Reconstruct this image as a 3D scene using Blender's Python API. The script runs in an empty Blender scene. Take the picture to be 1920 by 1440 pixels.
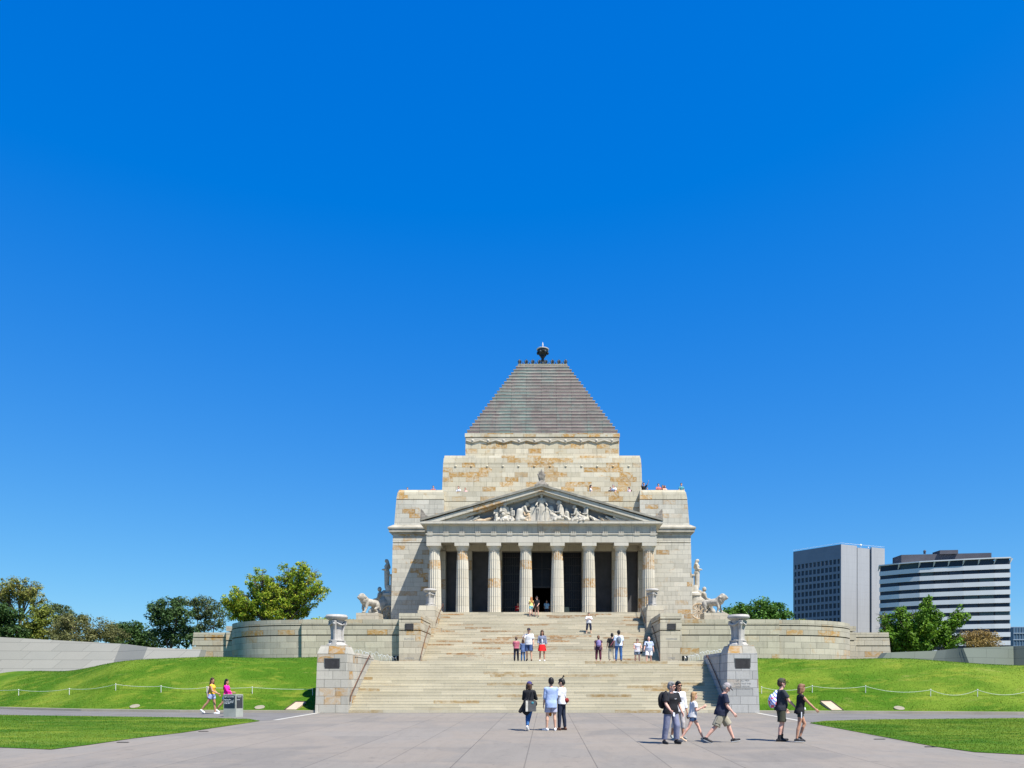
SKY_STR=.10; SUN_E=5.0; EXPO=.85
import bpy, bmesh, math, random
import numpy as np
from mathutils import Vector, Matrix
random.seed(7); RNG = np.random.default_rng(7)
R = math.radians
scene = bpy.context.scene
col = scene.collection

# ------------------------------------------------------------------ measuring
EYE = 1.5; CX = 0.467; F = 1500.0; VPX = 1025.2; HOR = 1280.0
def X(px, D): return (px - VPX) * D / F + CX
def Z(py, D): return EYE + (HOR - py) * D / F
def gz(y): return -0.01 * (39.5 - y) if y < 39.5 else 0.0

# ------------------------------------------------------------------ objects
ORG = {}
def tag(o, label=None, cat=None, group=None, kind=None):
    if label: o['label'] = label
    if cat: o['category'] = cat
    if group: o['group'] = group
    if kind: o['kind'] = kind
    return o
def empty(name, loc, label, cat, group=None, rz=0.0):
    o = bpy.data.objects.new(name, None); col.objects.link(o)
    o.location = loc; o.rotation_euler.z = rz; o.empty_display_size = 0.2
    ORG[o.name] = Vector(loc)
    return tag(o, label, cat, group)

class MB:
    """collects geometry for one mesh"""
    def __init__(s): s.v = []; s.f = []; s.n = 0
    def add(s, verts, faces):
        a = np.asarray(verts, dtype=float); s.v.append(a)
        s.f.extend([tuple(i + s.n for i in f) for f in faces]); s.n += len(a); return s
    def tbox(s, x0, x1, y0, y1, z0, z1, ix=0.0, iy=0.0, iyb=0.0):
        """box whose top is inset by ix each side, iy in front, iyb behind"""
        if x1 < x0: x0, x1 = x1, x0
        v = [(x0,y0,z0),(x1,y0,z0),(x1,y1,z0),(x0,y1,z0),
             (x0+ix,y0+iy,z1),(x1-ix,y0+iy,z1),(x1-ix,y1-iyb,z1),(x0+ix,y1-iyb,z1)]
        return s.add(v, [(3,2,1,0),(4,5,6,7),(0,1,5,4),(1,2,6,5),(2,3,7,6),(3,0,4,7)])
    box = tbox
    def obox(s, c, ux, uy, uz):
        """oriented box: centre and three half-axis vectors"""
        c, ux, uy, uz = map(np.array, (c, ux, uy, uz)); v = []
        for k in (-1, 1):
            for (i, j) in ((-1,-1),(1,-1),(1,1),(-1,1)): v.append(c + i*ux + j*uy + k*uz)
        return s.add(v, [(3,2,1,0),(4,5,6,7),(0,1,5,4),(1,2,6,5),(2,3,7,6),(3,0,4,7)])
    def prism(s, poly, y0, y1):
        """(x,z) polygon pushed along y"""
        n = len(poly)
        v = [(x, y0, z) for x, z in poly] + [(x, y1, z) for x, z in poly]
        f = [tuple(range(n)), tuple(range(2*n-1, n-1, -1))] + [(i, i+n, (i+1) % n + n, (i+1) % n) for i in range(n)]
        return s.add(v, f)
    def slab(s, poly, z0, z1):
        """(x,y) polygon pushed along z"""
        n = len(poly)
        v = [(x, y, z0) for x, y in poly] + [(x, y, z1) for x, y in poly]
        f = [tuple(range(n-1, -1, -1)), tuple(range(n, 2*n))] + [(i, (i+1) % n, (i+1) % n + n, i+n) for i in range(n)]
        return s.add(v, f)
    def lathe(s, prof, c=(0,0,0), seg=24, cap=True, flute=0, fd=0.0):
        v = []; f = []; c = np.array(c)
        for r, z in prof:
            for k in range(seg):
                a = 2*math.pi*k/seg; rr = r
                if flute: rr = r - fd*r*abs(math.sin(a*flute/2))
                v.append((c[0]+rr*math.cos(a), c[1]+rr*math.sin(a), c[2]+z))
        m = len(prof)
        for i in range(m-1):
            for k in range(seg):
                k2 = (k+1) % seg; f.append((i*seg+k, i*seg+k2, (i+1)*seg+k2, (i+1)*seg+k))
        if cap: f.append(tuple(range(seg-1, -1, -1))); f.append(tuple((m-1)*seg+k for k in range(seg)))
        return s.add(v, f)
    def ell(s, c, r, rot=None, nu=14, nv=9):
        v = []
        for j in range(1, nv):
            t = math.pi*j/nv
            for i in range(nu):
                a = 2*math.pi*i/nu; v.append((math.sin(t)*math.cos(a), math.sin(t)*math.sin(a), math.cos(t)))
        v.append((0,0,1)); v.append((0,0,-1))
        v = np.array(v)*np.array(r)
        if rot is not None: v = v @ np.array(rot).T
        v = v + np.array(c); f = []
        for j in range(nv-2):
            for i in range(nu):
                i2 = (i+1) % nu; f.append((j*nu+i, (j+1)*nu+i, (j+1)*nu+i2, j*nu+i2))
        t = (nv-1)*nu
        for i in range(nu):
            f.append((t, i, (i+1) % nu)); f.append((t+1, (nv-2)*nu+(i+1) % nu, (nv-2)*nu+i))
        return s.add(v, f)
    def cap(s, p, q, r0, r1=None, nu=12, flat=1.0, side=None):
        """capsule with two radii"""
        if r1 is None: r1 = r0
        p = np.array(p, float); q = np.array(q, float); d = q - p; L = np.linalg.norm(d)
        d = d/L if L > 1e-6 else np.array([0,0,1.0])
        if side is not None:
            a = np.array(side, float); a = a - d*a.dot(d)
            if np.linalg.norm(a) < 1e-4: side = None
        if side is None:
            a = np.cross(d, (0,1,0) if abs(d[1]) < .8 else (1,0,0))
        a = a/np.linalg.norm(a); b = np.cross(d, a)
        v = []; m = 4
        for j in range(m+1):
            t = math.pi/2*j/m
            if j == 0: continue
            for i in range(nu):
                w = 2*math.pi*i/nu; v.append(p + r0*(-math.cos(t)*d + math.sin(t)*(a*math.cos(w) + flat*b*math.sin(w))))
        for j in range(m):
            t = math.pi/2*j/m
            for i in range(nu):
                w = 2*math.pi*i/nu; v.append(q + r1*(math.sin(t)*d + math.cos(t)*(a*math.cos(w) + flat*b*math.sin(w))))
        rows = 2*m; f = []
        v.append(p - r0*d); v.append(q + r1*d)
        for j in range(rows-1):
            for i in range(nu):
                i2 = (i+1) % nu; f.append((j*nu+i, j*nu+i2, (j+1)*nu+i2, (j+1)*nu+i))
        t = rows*nu
        for i in range(nu):
            f.append((t, (i+1) % nu, i)); f.append((t+1, (rows-1)*nu+i, (rows-1)*nu+(i+1) % nu))
        return s.add(v, f)
    def tube(s, pts, r, nu=8):
        for a, b in zip(pts[:-1], pts[1:]): s.cap(a, b, r, r, nu)
        return s
    def taper(s, pts, rads, nu=8):
        """one swept tube along pts with changing radius"""
        P = [np.array(p, float) for p in pts]; v = []; f = []
        for i, p in enumerate(P):
            d = P[min(i+1, len(P)-1)] - P[max(i-1, 0)]; d = d/(np.linalg.norm(d)+1e-9)
            a = np.cross(d, (0.3,1,0.1)); a /= np.linalg.norm(a)+1e-9; b = np.cross(d, a)
            for k in range(nu):
                w = 2*math.pi*k/nu; v.append(p + rads[i]*(a*math.cos(w)+b*math.sin(w)))
        for i in range(len(P)-1):
            for k in range(nu):
                k2 = (k+1) % nu; f.append((i*nu+k, i*nu+k2, (i+1)*nu+k2, (i+1)*nu+k))
        f.append(tuple(range(nu-1, -1, -1))); f.append(tuple((len(P)-1)*nu+k for k in range(nu)))
        return s.add(v, f)
    def mesh(s, name, off=(0,0,0)):
        me = bpy.data.meshes.new(name)
        V = np.concatenate(s.v) - np.array(off)
        me.from_pydata(V.tolist(), [], s.f); me.update(); return me

def smooth(me, ang=None):
    for p in me.polygons: p.use_smooth = True
    if ang is not None:
        bm = bmesh.new(); bm.from_mesh(me)
        for e in bm.edges:
            if len(e.link_faces) == 2 and e.calc_face_angle(0) > ang: e.smooth = False
        bm.to_mesh(me); bm.free()
def put(name, me, mat, parent=None, world=True):
    o = bpy.data.objects.new(name, me); col.objects.link(o)
    if mat is not None and not me.materials: me.materials.append(mat)
    if parent is not None:
        o.parent = parent; ORG[o.name] = ORG.get(parent.name, Vector((0,0,0)))
    return o
def part(name, mb, mat, parent, sm=False, ang=R(35), fix=True):
    """one mesh under a thing; mb is in world coordinates"""
    off = ORG[parent.name]
    me = mb.mesh(name, off)
    if fix:
        bm = bmesh.new(); bm.from_mesh(me); bmesh.ops.recalc_face_normals(bm, faces=bm.faces); bm.to_mesh(me); bm.free()
    if sm: smooth(me, ang)
    return put(name, me, mat, parent)
def solo(name, mb, mat, loc, label, cat, group=None, sm=False, ang=R(35)):
    """a thing that is one mesh"""
    me = mb.mesh(name, loc)
    bm = bmesh.new(); bm.from_mesh(me); bmesh.ops.recalc_face_normals(bm, faces=bm.faces); bm.to_mesh(me); bm.free()
    if sm: smooth(me, ang)
    o = put(name, me, mat); o.location = loc; ORG[o.name] = Vector(loc)
    return tag(o, label, cat, group)
def struct(name, mb, mat, kind='structure', sm=False, label=None, cat=None):
    me = mb.mesh(name)
    if sm: smooth(me)
    o = put(name, me, mat); ORG[o.name] = Vector((0,0,0)); o['kind'] = kind
    return tag(o, label, cat)
def remesh(mb, voxel, it=2, name='body'):
    me = mb.mesh('tmp'); o = bpy.data.objects.new('tmp', me); col.objects.link(o)
    m = o.modifiers.new('r', 'REMESH'); m.mode = 'VOXEL'; m.voxel_size = voxel; m.use_smooth_shade = True
    if it:
        k = o.modifiers.new('s', 'SMOOTH'); k.factor = 0.5; k.iterations = it
    dg = bpy.context.evaluated_depsgraph_get()
    out = bpy.data.meshes.new_from_object(o.evaluated_get(dg)); out.name = name
    bpy.data.objects.remove(o); bpy.data.meshes.remove(me)
    for p in out.polygons: p.use_smooth = True
    return out
def words(name, text, size, loc, mat, parent, rot=(R(90),0,0), depth=0.004, align='CENTER'):
    cu = bpy.data.curves.new('t', 'FONT'); cu.body = text; cu.size = size; cu.extrude = depth
    cu.align_x = align; cu.align_y = 'CENTER'; cu.resolution_u = 2
    o = bpy.data.objects.new('t', cu); col.objects.link(o)
    dg = bpy.context.evaluated_depsgraph_get()
    me = bpy.data.meshes.new_from_object(o.evaluated_get(dg)); bpy.data.objects.remove(o); bpy.data.curves.remove(cu)
    t = put(name, me, mat, parent)
    t.location = Vector(loc) - ORG[parent.name]; t.rotation_euler = rot
    return t

# ------------------------------------------------------------------ materials
class G:
    def __init__(s, name):
        s.m = bpy.data.materials.new(name); s.m.use_nodes = True; s.t = s.m.node_tree; s.t.nodes.clear()
        s.out = s.n('ShaderNodeOutputMaterial')
    def n(s, t, **k):
        x = s.t.nodes.new(t)
        for a, b in k.items(): setattr(x, a, b)
        return x
    def set(s, sock, v):
        if isinstance(v, bpy.types.NodeSocket): s.t.links.new(v, sock)
        elif v is not None:
            if isinstance(v, (tuple, list)) and len(v) == 3 and sock.type == 'RGBA': v = (*v, 1)
            sock.default_value = v
    def m_(s, op, a, b=None, c=None, clamp=False):
        x = s.n('ShaderNodeMath', operation=op, use_clamp=clamp)
        for i, v in enumerate((a, b, c)):
            if v is not None: s.set(x.inputs[i], v)
        return x.outputs[0]
    def mix(s, f, a, b, mode='MIX'):
        x = s.n('ShaderNodeMix', data_type='RGBA', blend_type=mode)
        s.set(x.inputs[0], f); s.set(x.inputs[6], a); s.set(x.inputs[7], b); return x.outputs[2]
    def noise(s, sc, det=3, vec=None, ro=.5, dist=0):
        x = s.n('ShaderNodeTexNoise'); s.set(x.inputs['Scale'], sc); x.inputs['Detail'].default_value = det
        x.inputs['Roughness'].default_value = ro; x.inputs['Distortion'].default_value = dist
        if vec is not None: s.set(x.inputs['Vector'], vec)
        return x.outputs['Fac']
    def wn(s, vec):
        x = s.n('ShaderNodeTexWhiteNoise', noise_dimensions='3D'); s.set(x.inputs['Vector'], vec); return x.outputs
    def comb(s, a, b, c=0.0):
        x = s.n('ShaderNodeCombineXYZ')
        for i, v in enumerate((a, b, c)): s.set(x.inputs[i], v)
        return x.outputs[0]
    def sep(s, v):
        x = s.n('ShaderNodeSeparateXYZ'); s.set(x.inputs[0], v); return x.outputs
    def geo(s, k='Position'): return s.n('ShaderNodeNewGeometry').outputs[k]
    def obj(s): return s.n('ShaderNodeTexCoord').outputs['Object']
    def mul(s, v, k):
        x = s.n('ShaderNodeVectorMath', operation='MULTIPLY'); s.set(x.inputs[0], v); x.inputs[1].default_value = k; return x.outputs[0]
    def rng(s, v, a, b, c, d):
        x = s.n('ShaderNodeMapRange'); x.clamp = True
        for i, q in enumerate((v, a, b, c, d)): s.set(x.inputs[i], q)
        return x.outputs[0]
    def done(s, colr, rough=.8, height=None, bump=.3, dist=.02, spec=.3, metal=0.0, trans=0.0):
        b = s.n('ShaderNodeBsdfPrincipled'); s.set(b.inputs['Base Color'], colr); s.set(b.inputs['Roughness'], rough)
        b.inputs['Specular IOR Level'].default_value = spec; s.set(b.inputs['Metallic'], metal)
        if height is not None:
            bp = s.n('ShaderNodeBump'); bp.inputs['Strength'].default_value = bump; bp.inputs['Distance'].default_value = dist
            s.set(bp.inputs['Height'], height); s.t.links.new(bp.outputs[0], b.inputs['Normal'])
        o = b.outputs[0]
        if trans:
            t = s.n('ShaderNodeBsdfTranslucent'); s.set(t.inputs[0], colr)
            mx = s.n('ShaderNodeMixShader'); mx.inputs[0].default_value = trans
            s.t.links.new(b.outputs[0], mx.inputs[1]); s.t.links.new(t.outputs[0], mx.inputs[2]); o = mx.outputs[0]
        s.t.links.new(o, s.out.inputs[0]); return s.m

def ashlar(name, h, L, ca, cb, stain=(.42,.24,.08), p=.14, joint=.018, jd=.55, z0=0.0, arc=None, jit=.12, streak=.5, sx=1.0, seed=0.0, bond=.5, wet=.25, shift=.35):
    g = G(name); P = g.sep(g.geo()); N = g.sep(g.geo('True Normal'))
    if arc:
        cx, cy, rad = arc
        ang = g.m_('ARCTAN2', g.m_('SUBTRACT', P[1], cy), g.m_('SUBTRACT', g.m_('ABSOLUTE', P[0]), cx)); u = g.m_('MULTIPLY', ang, rad)
    else:
        side = g.m_('GREATER_THAN', g.m_('ABSOLUTE', N[0]), .7)
        u = g.m_('ADD', g.m_('MULTIPLY', P[1], side), g.m_('MULTIPLY', P[0], g.m_('SUBTRACT', 1.0, side)))
    v = g.m_('DIVIDE', g.m_('SUBTRACT', P[2], z0-.0005), h); row = g.m_('FLOOR', v)
    rr = g.wn(g.comb(row, seed, 3.1))
    uu = g.m_('ADD', g.m_('DIVIDE', u, L), g.m_('ADD', g.m_('MULTIPLY', row, bond), g.m_('MULTIPLY', rr[0], shift)))
    c = g.m_('FLOOR', uu); cell = g.wn(g.comb(c, row, seed)); cs = g.sep(cell['Color'])
    fu = g.m_('MULTIPLY', g.m_('FRACT', uu), L); fv = g.m_('MULTIPLY', g.m_('FRACT', v), h)
    d = g.m_('MINIMUM', g.m_('MINIMUM', fu, g.m_('SUBTRACT', L, fu)), g.m_('MINIMUM', fv, g.m_('SUBTRACT', h, fv)))
    jm = g.rng(d, joint*.5, joint, 1.0, 0.0)
    pos = g.geo()
    vein = g.noise(1.3, 5, g.mul(pos, (1, 1, .9)), .6, .6)
    grain = g.noise(14, 3, pos, .7)
    big = g.noise(.35, 3, pos, .55)
    base = g.mix(g.m_('MULTIPLY', cs[0], g.rng(vein, .3, .7, .6, 1.0)), ca, cb)
    st_cell = g.m_('MULTIPLY', g.rng(cs[1], 1-p-.02, 1-p+.05, 0.0, 1.0), g.rng(g.noise(2.2, 4, g.mul(pos, (1,1,1.4)), .65, 1.2), .38, .6, .15, 1.0))
    st_free = g.m_('MULTIPLY', g.rng(g.noise(.8, 5, g.mul(pos, (sx, sx, 1.3)), .7, .8), .58, .72, 0.0, 1.0), g.rng(big, .45, .6, 0.0, streak))
    stn = g.m_('MINIMUM', g.m_('ADD', g.m_('MULTIPLY', st_cell, .95), st_free), 1.0)
    c1 = g.mix(stn, base, stain)
    br = g.m_('MULTIPLY', g.rng(cs[2], 0, 1, 1-jit, 1+jit*.6), g.rng(grain, .3, .7, .93, 1.05))
    br = g.m_('MULTIPLY', br, g.rng(big, .3, .7, .92, 1.06))
    soot = g.rng(g.noise(1.7, 5, g.mul(pos, (2.5,2.5,.35)), .7), .52, .75, 1.0, 1-wet)
    br = g.m_('MULTIPLY', br, soot)
    br = g.m_('MULTIPLY', br, g.rng(jm, 0, 1, 1.0, jd))
    c2 = g.mix(1.0, c1, g.comb(br, br, br), 'MULTIPLY')
    hgt = g.m_('SUBTRACT', g.m_('MULTIPLY', grain, .15), jm)
    return g.done(c2, .85, hgt, .5, .02, .25)

def plain(name, c, rough=.8, var=.12, sc=3.0, metal=0.0, spec=.3, bump=.0, c2=None, trans=0.0):
    g = G(name); nz = g.noise(sc, 4, g.obj(), .6)
    cc = g.mix(g.rng(nz, .3, .7, 0, 1), tuple(x*(1-var) for x in c), c2 or tuple(min(1, x*(1+var)) for x in c))
    return g.done(cc, rough, nz if bump else None, bump or .1, .02, spec, metal, trans)

GRAY = (.43,.405,.335); WARM = (.43,.39,.31); OCH = (.38,.205,.05)
S_FLANK = ashlar('granite_main_wall', .43, 1.22, GRAY, (.53,.495,.41), OCH, .13, z0=7.5, wet=.32, streak=.8, jd=.70)
S_ATTIC = ashlar('granite_upper_tiers', .50, 1.35, (.48,.43,.31), (.57,.52,.40), (.41,.225,.055), .26, z0=19.65, seed=4, streak=1.0, jd=.72, wet=.35)
S_ENT = ashlar('granite_entablature', .9, 2.8, (.46,.43,.355), (.52,.485,.41), OCH, .1, z0=14.0, seed=9, streak=.25, jit=.05, bond=0)
S_COL = ashlar('granite_column', .82, 2.84, (.49,.45,.36), (.56,.52,.43), (.40,.22,.065), .17, z0=7.55, seed=2.3, streak=.7, jit=.07, jd=.7, bond=0, shift=0)
S_TERR = ashlar('granite_terrace_wall', .46, 1.5, (.41,.365,.28), (.49,.44,.335), OCH, .09, z0=2.7, seed=6)
S_CURV = ashlar('granite_curved_wall', .46, 1.35, (.37,.335,.265), (.45,.405,.32), OCH, .08, z0=2.7, seed=6, arc=(17.8, 67.75, 7.8))
S_PIL = ashlar('granite_pillar', .415, .82, (.38,.36,.305), (.46,.43,.36), OCH, .16, z0=0.0, seed=11, joint=.016)
S_PIL2 = ashlar('pale_granite_pillar', .415, .82, (.36,.355,.335), (.43,.42,.39), OCH, .03, z0=0.0, seed=21, joint=.016, streak=.15)
S_STEP = ashlar('granite_lower_steps', .15, 2.3, (.46,.415,.30), (.52,.47,.35), (.36,.25,.11), .10, z0=0.0, seed=3, sx=.3, joint=.012, jd=.82, jit=.10, bond=.33, streak=.5, wet=.12)
S_STEP2 = ashlar('granite_upper_steps', .1516, 2.1, (.43,.385,.28), (.52,.465,.35), (.33,.19,.08), .14, z0=2.7, seed=5, sx=.22, joint=.012, jd=.80, jit=.13, bond=.37, streak=1.0, wet=.12)
STAT = plain('pale_carved_stone', (.42,.39,.32), .85, .2, 2.0, c2=(.52,.48,.41), bump=.3)
STAT2 = plain('ochre_carved_stone', (.43,.29,.15), .85, .2, 2.0, c2=(.48,.40,.30), bump=.3)
URN = plain('grey_carved_granite', (.37,.355,.325), .85, .2, 3.0, c2=(.46,.435,.40), bump=.3)
DSTONE = plain('dark_weathered_stone', (.20,.18,.15), .9, .4, 5.0, c2=(.34,.30,.25))
BRONZE = plain('dark_bronze', (.055,.05,.048), .45, .3, 6.0, metal=.4)
LATTICE = plain('blackened_bronze_gate', (.012,.014,.02), .5, .3, 3.0)
COPPERD = plain('dark_green_bronze', (.02,.028,.03), .5, .4, 4.0)
RAIL = plain('brown_handrail', (.10,.045,.025), .4, .2, 4.0)
WHITE = plain('white_paint', (.68,.68,.67), .5, .05)
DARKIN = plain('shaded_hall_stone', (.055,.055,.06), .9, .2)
DARKW = plain('shaded_porch_stone', (.065,.065,.068), .9, .2, 1.2)  # porch shade put into the colour; the granite itself is far paler
def m(name, c, rough=.85, **k): return plain(name, c, rough, **k)
# ------------------------------------------------------------------ ground, paving, path, lawns, banks
def grass_mat():
    g = G('mown_grass'); P = g.geo()
    PX = g.sep(P); a = g.m_('ADD', g.noise(.22, 4, g.mul(P, (.7,1.2,1)), .55, .4), g.rng(PX[0], 8.0, 22.0, -.07, .03)); b = g.noise(1.1, 4, g.mul(P, (.6,1.6,1.6)), .65, .5); f = g.noise(9, 4, P, .75); f2 = g.noise(38, 3, g.mul(P, (1,.7,1)), .8)
    c = g.mix(g.rng(a, .40, .60, 0, 1), (.050,.118,.008), (.130,.190,.020))
    c = g.mix(g.m_('MULTIPLY', g.rng(b, .52, .70, 0, 1), .55), c, (.21,.23,.03))
    c = g.mix(g.m_('MULTIPLY', g.rng(g.noise(.5, 5, g.mul(P, (.5,1.8,1.5)), .7, .9), .60, .74, 0, 1), .45), c, (.30,.27,.09))
    k = g.m_('MULTIPLY', g.rng(f, .3, .7, .86, 1.12), g.rng(f2, .3, .7, .84, 1.14))
    c = g.mix(1.0, c, g.comb(k, k, k), 'MULTIPLY')
    return g.done(c, .75, g.m_('ADD', f2, f), .35, .03, .04, trans=0.0)
GRASS = grass_mat()
def blade_mat():
    g = G('grass_blades'); P = g.geo(); r = g.geo('Random Per Island')
    PX = g.sep(P); a = g.m_('ADD', g.noise(.22, 4, g.mul(P, (.7,1.2,1)), .55, .4), g.rng(PX[0], 8.0, 22.0, -.07, .03))
    c = g.mix(g.rng(a, .40, .60, 0, 1), (.056,.132,.010), (.148,.212,.022))
    c = g.mix(g.m_('MULTIPLY', g.rng(g.noise(1.1, 4, g.mul(P, (.6,1.6,1.6)), .65, .5), .52, .70, 0, 1), .55), c, (.27,.28,.04))
    k = g.rng(r, 0, 1, .82, 1.2)
    c = g.mix(1.0, c, g.comb(k, k, k), 'MULTIPLY')
    return g.done(c, .8, spec=.05, trans=.35)
BLADE = blade_mat()

def paving_mat():
    g = G('slab_paving'); P = g.sep(g.geo()); pos = g.geo()
    LX, LY = 3.0, 3.6
    v = g.m_('DIVIDE', g.m_('ADD', P[1], .6), LY); row = g.m_('FLOOR', v)
    u = g.m_('DIVIDE', g.m_('ADD', P[0], 1.5), LX); c = g.m_('FLOOR', u)
    cell = g.wn(g.comb(c, row, 2.0)); cs = g.sep(cell['Color'])
    fu = g.m_('MULTIPLY', g.m_('FRACT', u), LX); fv = g.m_('MULTIPLY', g.m_('FRACT', v), LY)
    du = g.m_('MINIMUM', fu, g.m_('SUBTRACT', LX, fu)); dv = g.m_('MINIMUM', fv, g.m_('SUBTRACT', LY, fv))
    ju = g.rng(du, .006, .016, 1, 0); jv = g.rng(dv, .012, .03, 1, 0)
    # second finer joints in part of the bays
    fu2 = g.m_('MULTIPLY', g.m_('FRACT', g.m_('MULTIPLY', u, 2.0)), LX/2); du2 = g.m_('MINIMUM', fu2, g.m_('SUBTRACT', LX/2, fu2))
    ju2 = g.m_('MULTIPLY', g.rng(du2, .008, .018, .8, 0), g.m_('GREATER_THAN', g.wn(g.comb(c, 1.0, 7.0))[0], .35))
    j = g.m_('MAXIMUM', g.m_('MAXIMUM', ju, ju2), g.m_('MULTIPLY', jv, .45))
    big = g.noise(.28, 4, pos, .6, .5); mid = g.noise(1.6, 5, g.mul(pos, (.5,1,1)), .65); gr = g.noise(30, 3, pos, .8)
    base = g.mix(cs[0], (.170,.153,.131), (.208,.186,.157))
    base = g.mix(g.m_('MULTIPLY', g.rng(big, .46, .54, 0, 1), .65), base, (.222,.190,.153))
    base = g.mix(g.m_('MULTIPLY', g.rng(mid, .5, .72, 0, 1), .35), base, (.165,.150,.132))
    k = g.m_('MULTIPLY', g.rng(gr, .3, .7, .93, 1.06), g.rng(j, 0, 1, 1, .6))
    spots = g.m_('MULTIPLY', g.rng(g.noise(2.6, 3, pos, .5), .66, .70, 1, .84), g.rng(g.noise(11, 1, pos, .5), .74, .77, 1, .62))
    spots = g.m_('MULTIPLY', spots, g.rng(g.noise(.9, 6, g.mul(pos, (1.6,.35,1)), .75, 1.5), .45, .75, 1.03, .88))
    k = g.m_('MULTIPLY', k, spots)
    c2 = g.mix(1.0, base, g.comb(k, k, k), 'MULTIPLY')
    return g.done(c2, .8, g.m_('SUBTRACT', g.m_('MULTIPLY', gr, .2), j), .4, .01, .3)
PAVE = paving_mat()
def asphalt_mat(name, a, b):
    g = G(name); P = g.geo(); f = g.noise(45, 3, P, .8); n = g.noise(.7, 4, P, .6)
    c = g.mix(g.rng(n, .3, .7, 0, 1), a, b); k = g.rng(f, .3, .7, .85, 1.15)
    return g.done(g.mix(1.0, c, g.comb(k,k,k), 'MULTIPLY'), .85, f, .3, .01, .25)
ASPH = asphalt_mat('worn_asphalt_path', (.125,.118,.11), (.165,.155,.145))
KERB = asphalt_mat('concrete_kerb', (.29,.26,.20), (.37,.335,.265))
PALE = asphalt_mat('pale_concrete_edge', (.36,.34,.30), (.44,.42,.37))

mb = MB(); S = 2500
mb.add([(-S,-60,-.75),(S,-60,-.75),(S,2*S,-.75),(-S,2*S,-.75)], [(0,1,2,3)])
struct('ground', mb, plain('distant_ground', (.10,.12,.06), .9, .3, .05))

def sheet(poly, dz, name, mat, kind='structure', **k):
    """polygon sheet laid on the sloping forecourt, cut at the change of slope"""
    me = bpy.data.meshes.new(name); bm = bmesh.new()
    bm.faces.new([bm.verts.new((x, y, 0)) for x, y in poly])
    bmesh.ops.bisect_plane(bm, geom=bm.verts[:]+bm.edges[:]+bm.faces[:], plane_co=(0,39.5,0), plane_no=(0,1,0))
    bmesh.ops.triangulate(bm, faces=bm.faces)
    for v in bm.verts: v.co.z = gz(v.co.y) + dz
    bmesh.ops.recalc_face_normals(bm, faces=bm.faces)
    for f in bm.faces:
        if f.normal.z < 0: f.normal_flip()
    bm.to_mesh(me); bm.free()
    o = put(name, me, mat); ORG[o.name] = Vector((0,0,0)); o['kind'] = kind; return o
sheet([(-70,-25),(70,-25),(70,70),(-70,70)], 0.0, 'paved_forecourt', PAVE)
KL = [(-10.95,39.6),(-18,40.3),(-24,42.0),(-31,45.6),(-38,49.8),(-48,56)]
KR = [(10.95,39.5),(16,38.8),(22.6,37.6),(30,37.0),(40,37.0),(50,38)]
def kl(x, K):
    x = abs(x); P = [(abs(a), b) for a, b in K]
    for (a, b), (c, d) in zip(P[:-1], P[1:]):
        if x <= c: return b + (d-b)*(x-a)/(c-a)
    return P[-1][1]
LL = [(-11.22,32.6),(-12.2,34.1),(-15.7,35.3),(-25,37.4),(-48,46),(-48,31),(-30,23.5),(-20,21.6),(-13.7,20.75),(-12.05,20.2),(-11.85,21.5),(-11.8,23.7),(-11.4,26),(-11.28,30)]
LR = [(10.72,31.2),(10.70,25.8),(10.66,21.05),(10.9,19.5),(11.7,18.9),(16,18.6),(45,18),(45,37),(30,35.6),(21.2,34.7),(14,33.6),(11.7,32.5)]
sheet([(-10.95,33.0),(-10.95,39.6)] + KL[1:] + [(-48,30),(-14,30)], .004, 'footpath', ASPH)
sheet([(10.95,39.5),(10.95,32.2),(12,30),(45,28),(50,28)] + KR[:0:-1], .004, 'footpath', ASPH)
sheet([(-10.95,33.3),(-10.72,33.3),(-10.72,39.48),(-10.95,39.48)], .008, 'path_edging', PALE)
sheet([(10.72,32.3),(10.95,32.3),(10.95,39.48),(10.72,39.48)], .008, 'path_edging', PALE)

def smoothstep(t): t = max(0, min(1, t)); return t*t*(3-2*t)
def bank_h(x, s, left):
    ax = abs(x)
    if left: H = 2.97 if ax < 22 else 2.97 - .7*smoothstep((ax-22)/10)
    else: H = 2.83 if ax < 20 else 2.83 - .45*smoothstep((ax-20)/8)
    w = 6.4 + .5*math.sin(x*.35)
    h = .13 + (H-.13)*smoothstep(s/w)**.78
    h += .05*math.sin(x*.8+s*.7)*smoothstep(s/2)*(1-smoothstep((s-5)/3)*.7)
    return h
def bank(x, y, left):
    return bank_h(x, y - kl(x, KL if left else KR) - .2, left)
for left, K, nm, lb in ((True, KL, 'grass_bank', None), (False, KR, 'grass_bank', None)):
    mb = MB(); sgn = -1 if left else 1
    xs = np.linspace(10.96, 48, 75); ss = np.concatenate([np.linspace(0, 9, 37), np.linspace(9.6, 24, 12)])
    v = []; f = []
    for x in xs:
        for s_ in ss: v.append((sgn*x, kl(x, K)+.2+s_, bank_h(sgn*x, s_, left)))
    n = len(ss)
    for i in range(len(xs)-1):
        for j in range(n-1):
            q = (i*n+j, (i+1)*n+j, (i+1)*n+j+1, i*n+j+1); f.append(q if not left else q[::-1])
    mb.add(v, f); struct(nm, mb, GRASS, sm=True)
    kb = MB()
    for (a, b), (c, d) in zip(K[:-1], K[1:]):
        kb.add([(a,b,-.05),(c,d,-.05),(c,d+.2,-.05),(a,b+.2,-.05),(a,b,.12),(c,d,.12),(c,d+.22,.125),(a,b+.22,.125)],
               [(0,1,5,4),(4,5,6,7),(1,2,6,5),(3,0,4,7),(2,3,7,6)])
    me = kb.mesh('kerb'); bm = bmesh.new(); bm.from_mesh(me); bmesh.ops.recalc_face_normals(bm, faces=bm.faces); bm.to_mesh(me); bm.free()
    o = put('kerb', me, KERB); o['kind'] = 'structure'
sheet(LL, .014, 'lawn', GRASS); sheet(LR, .014, 'lawn', GRASS)

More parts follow.
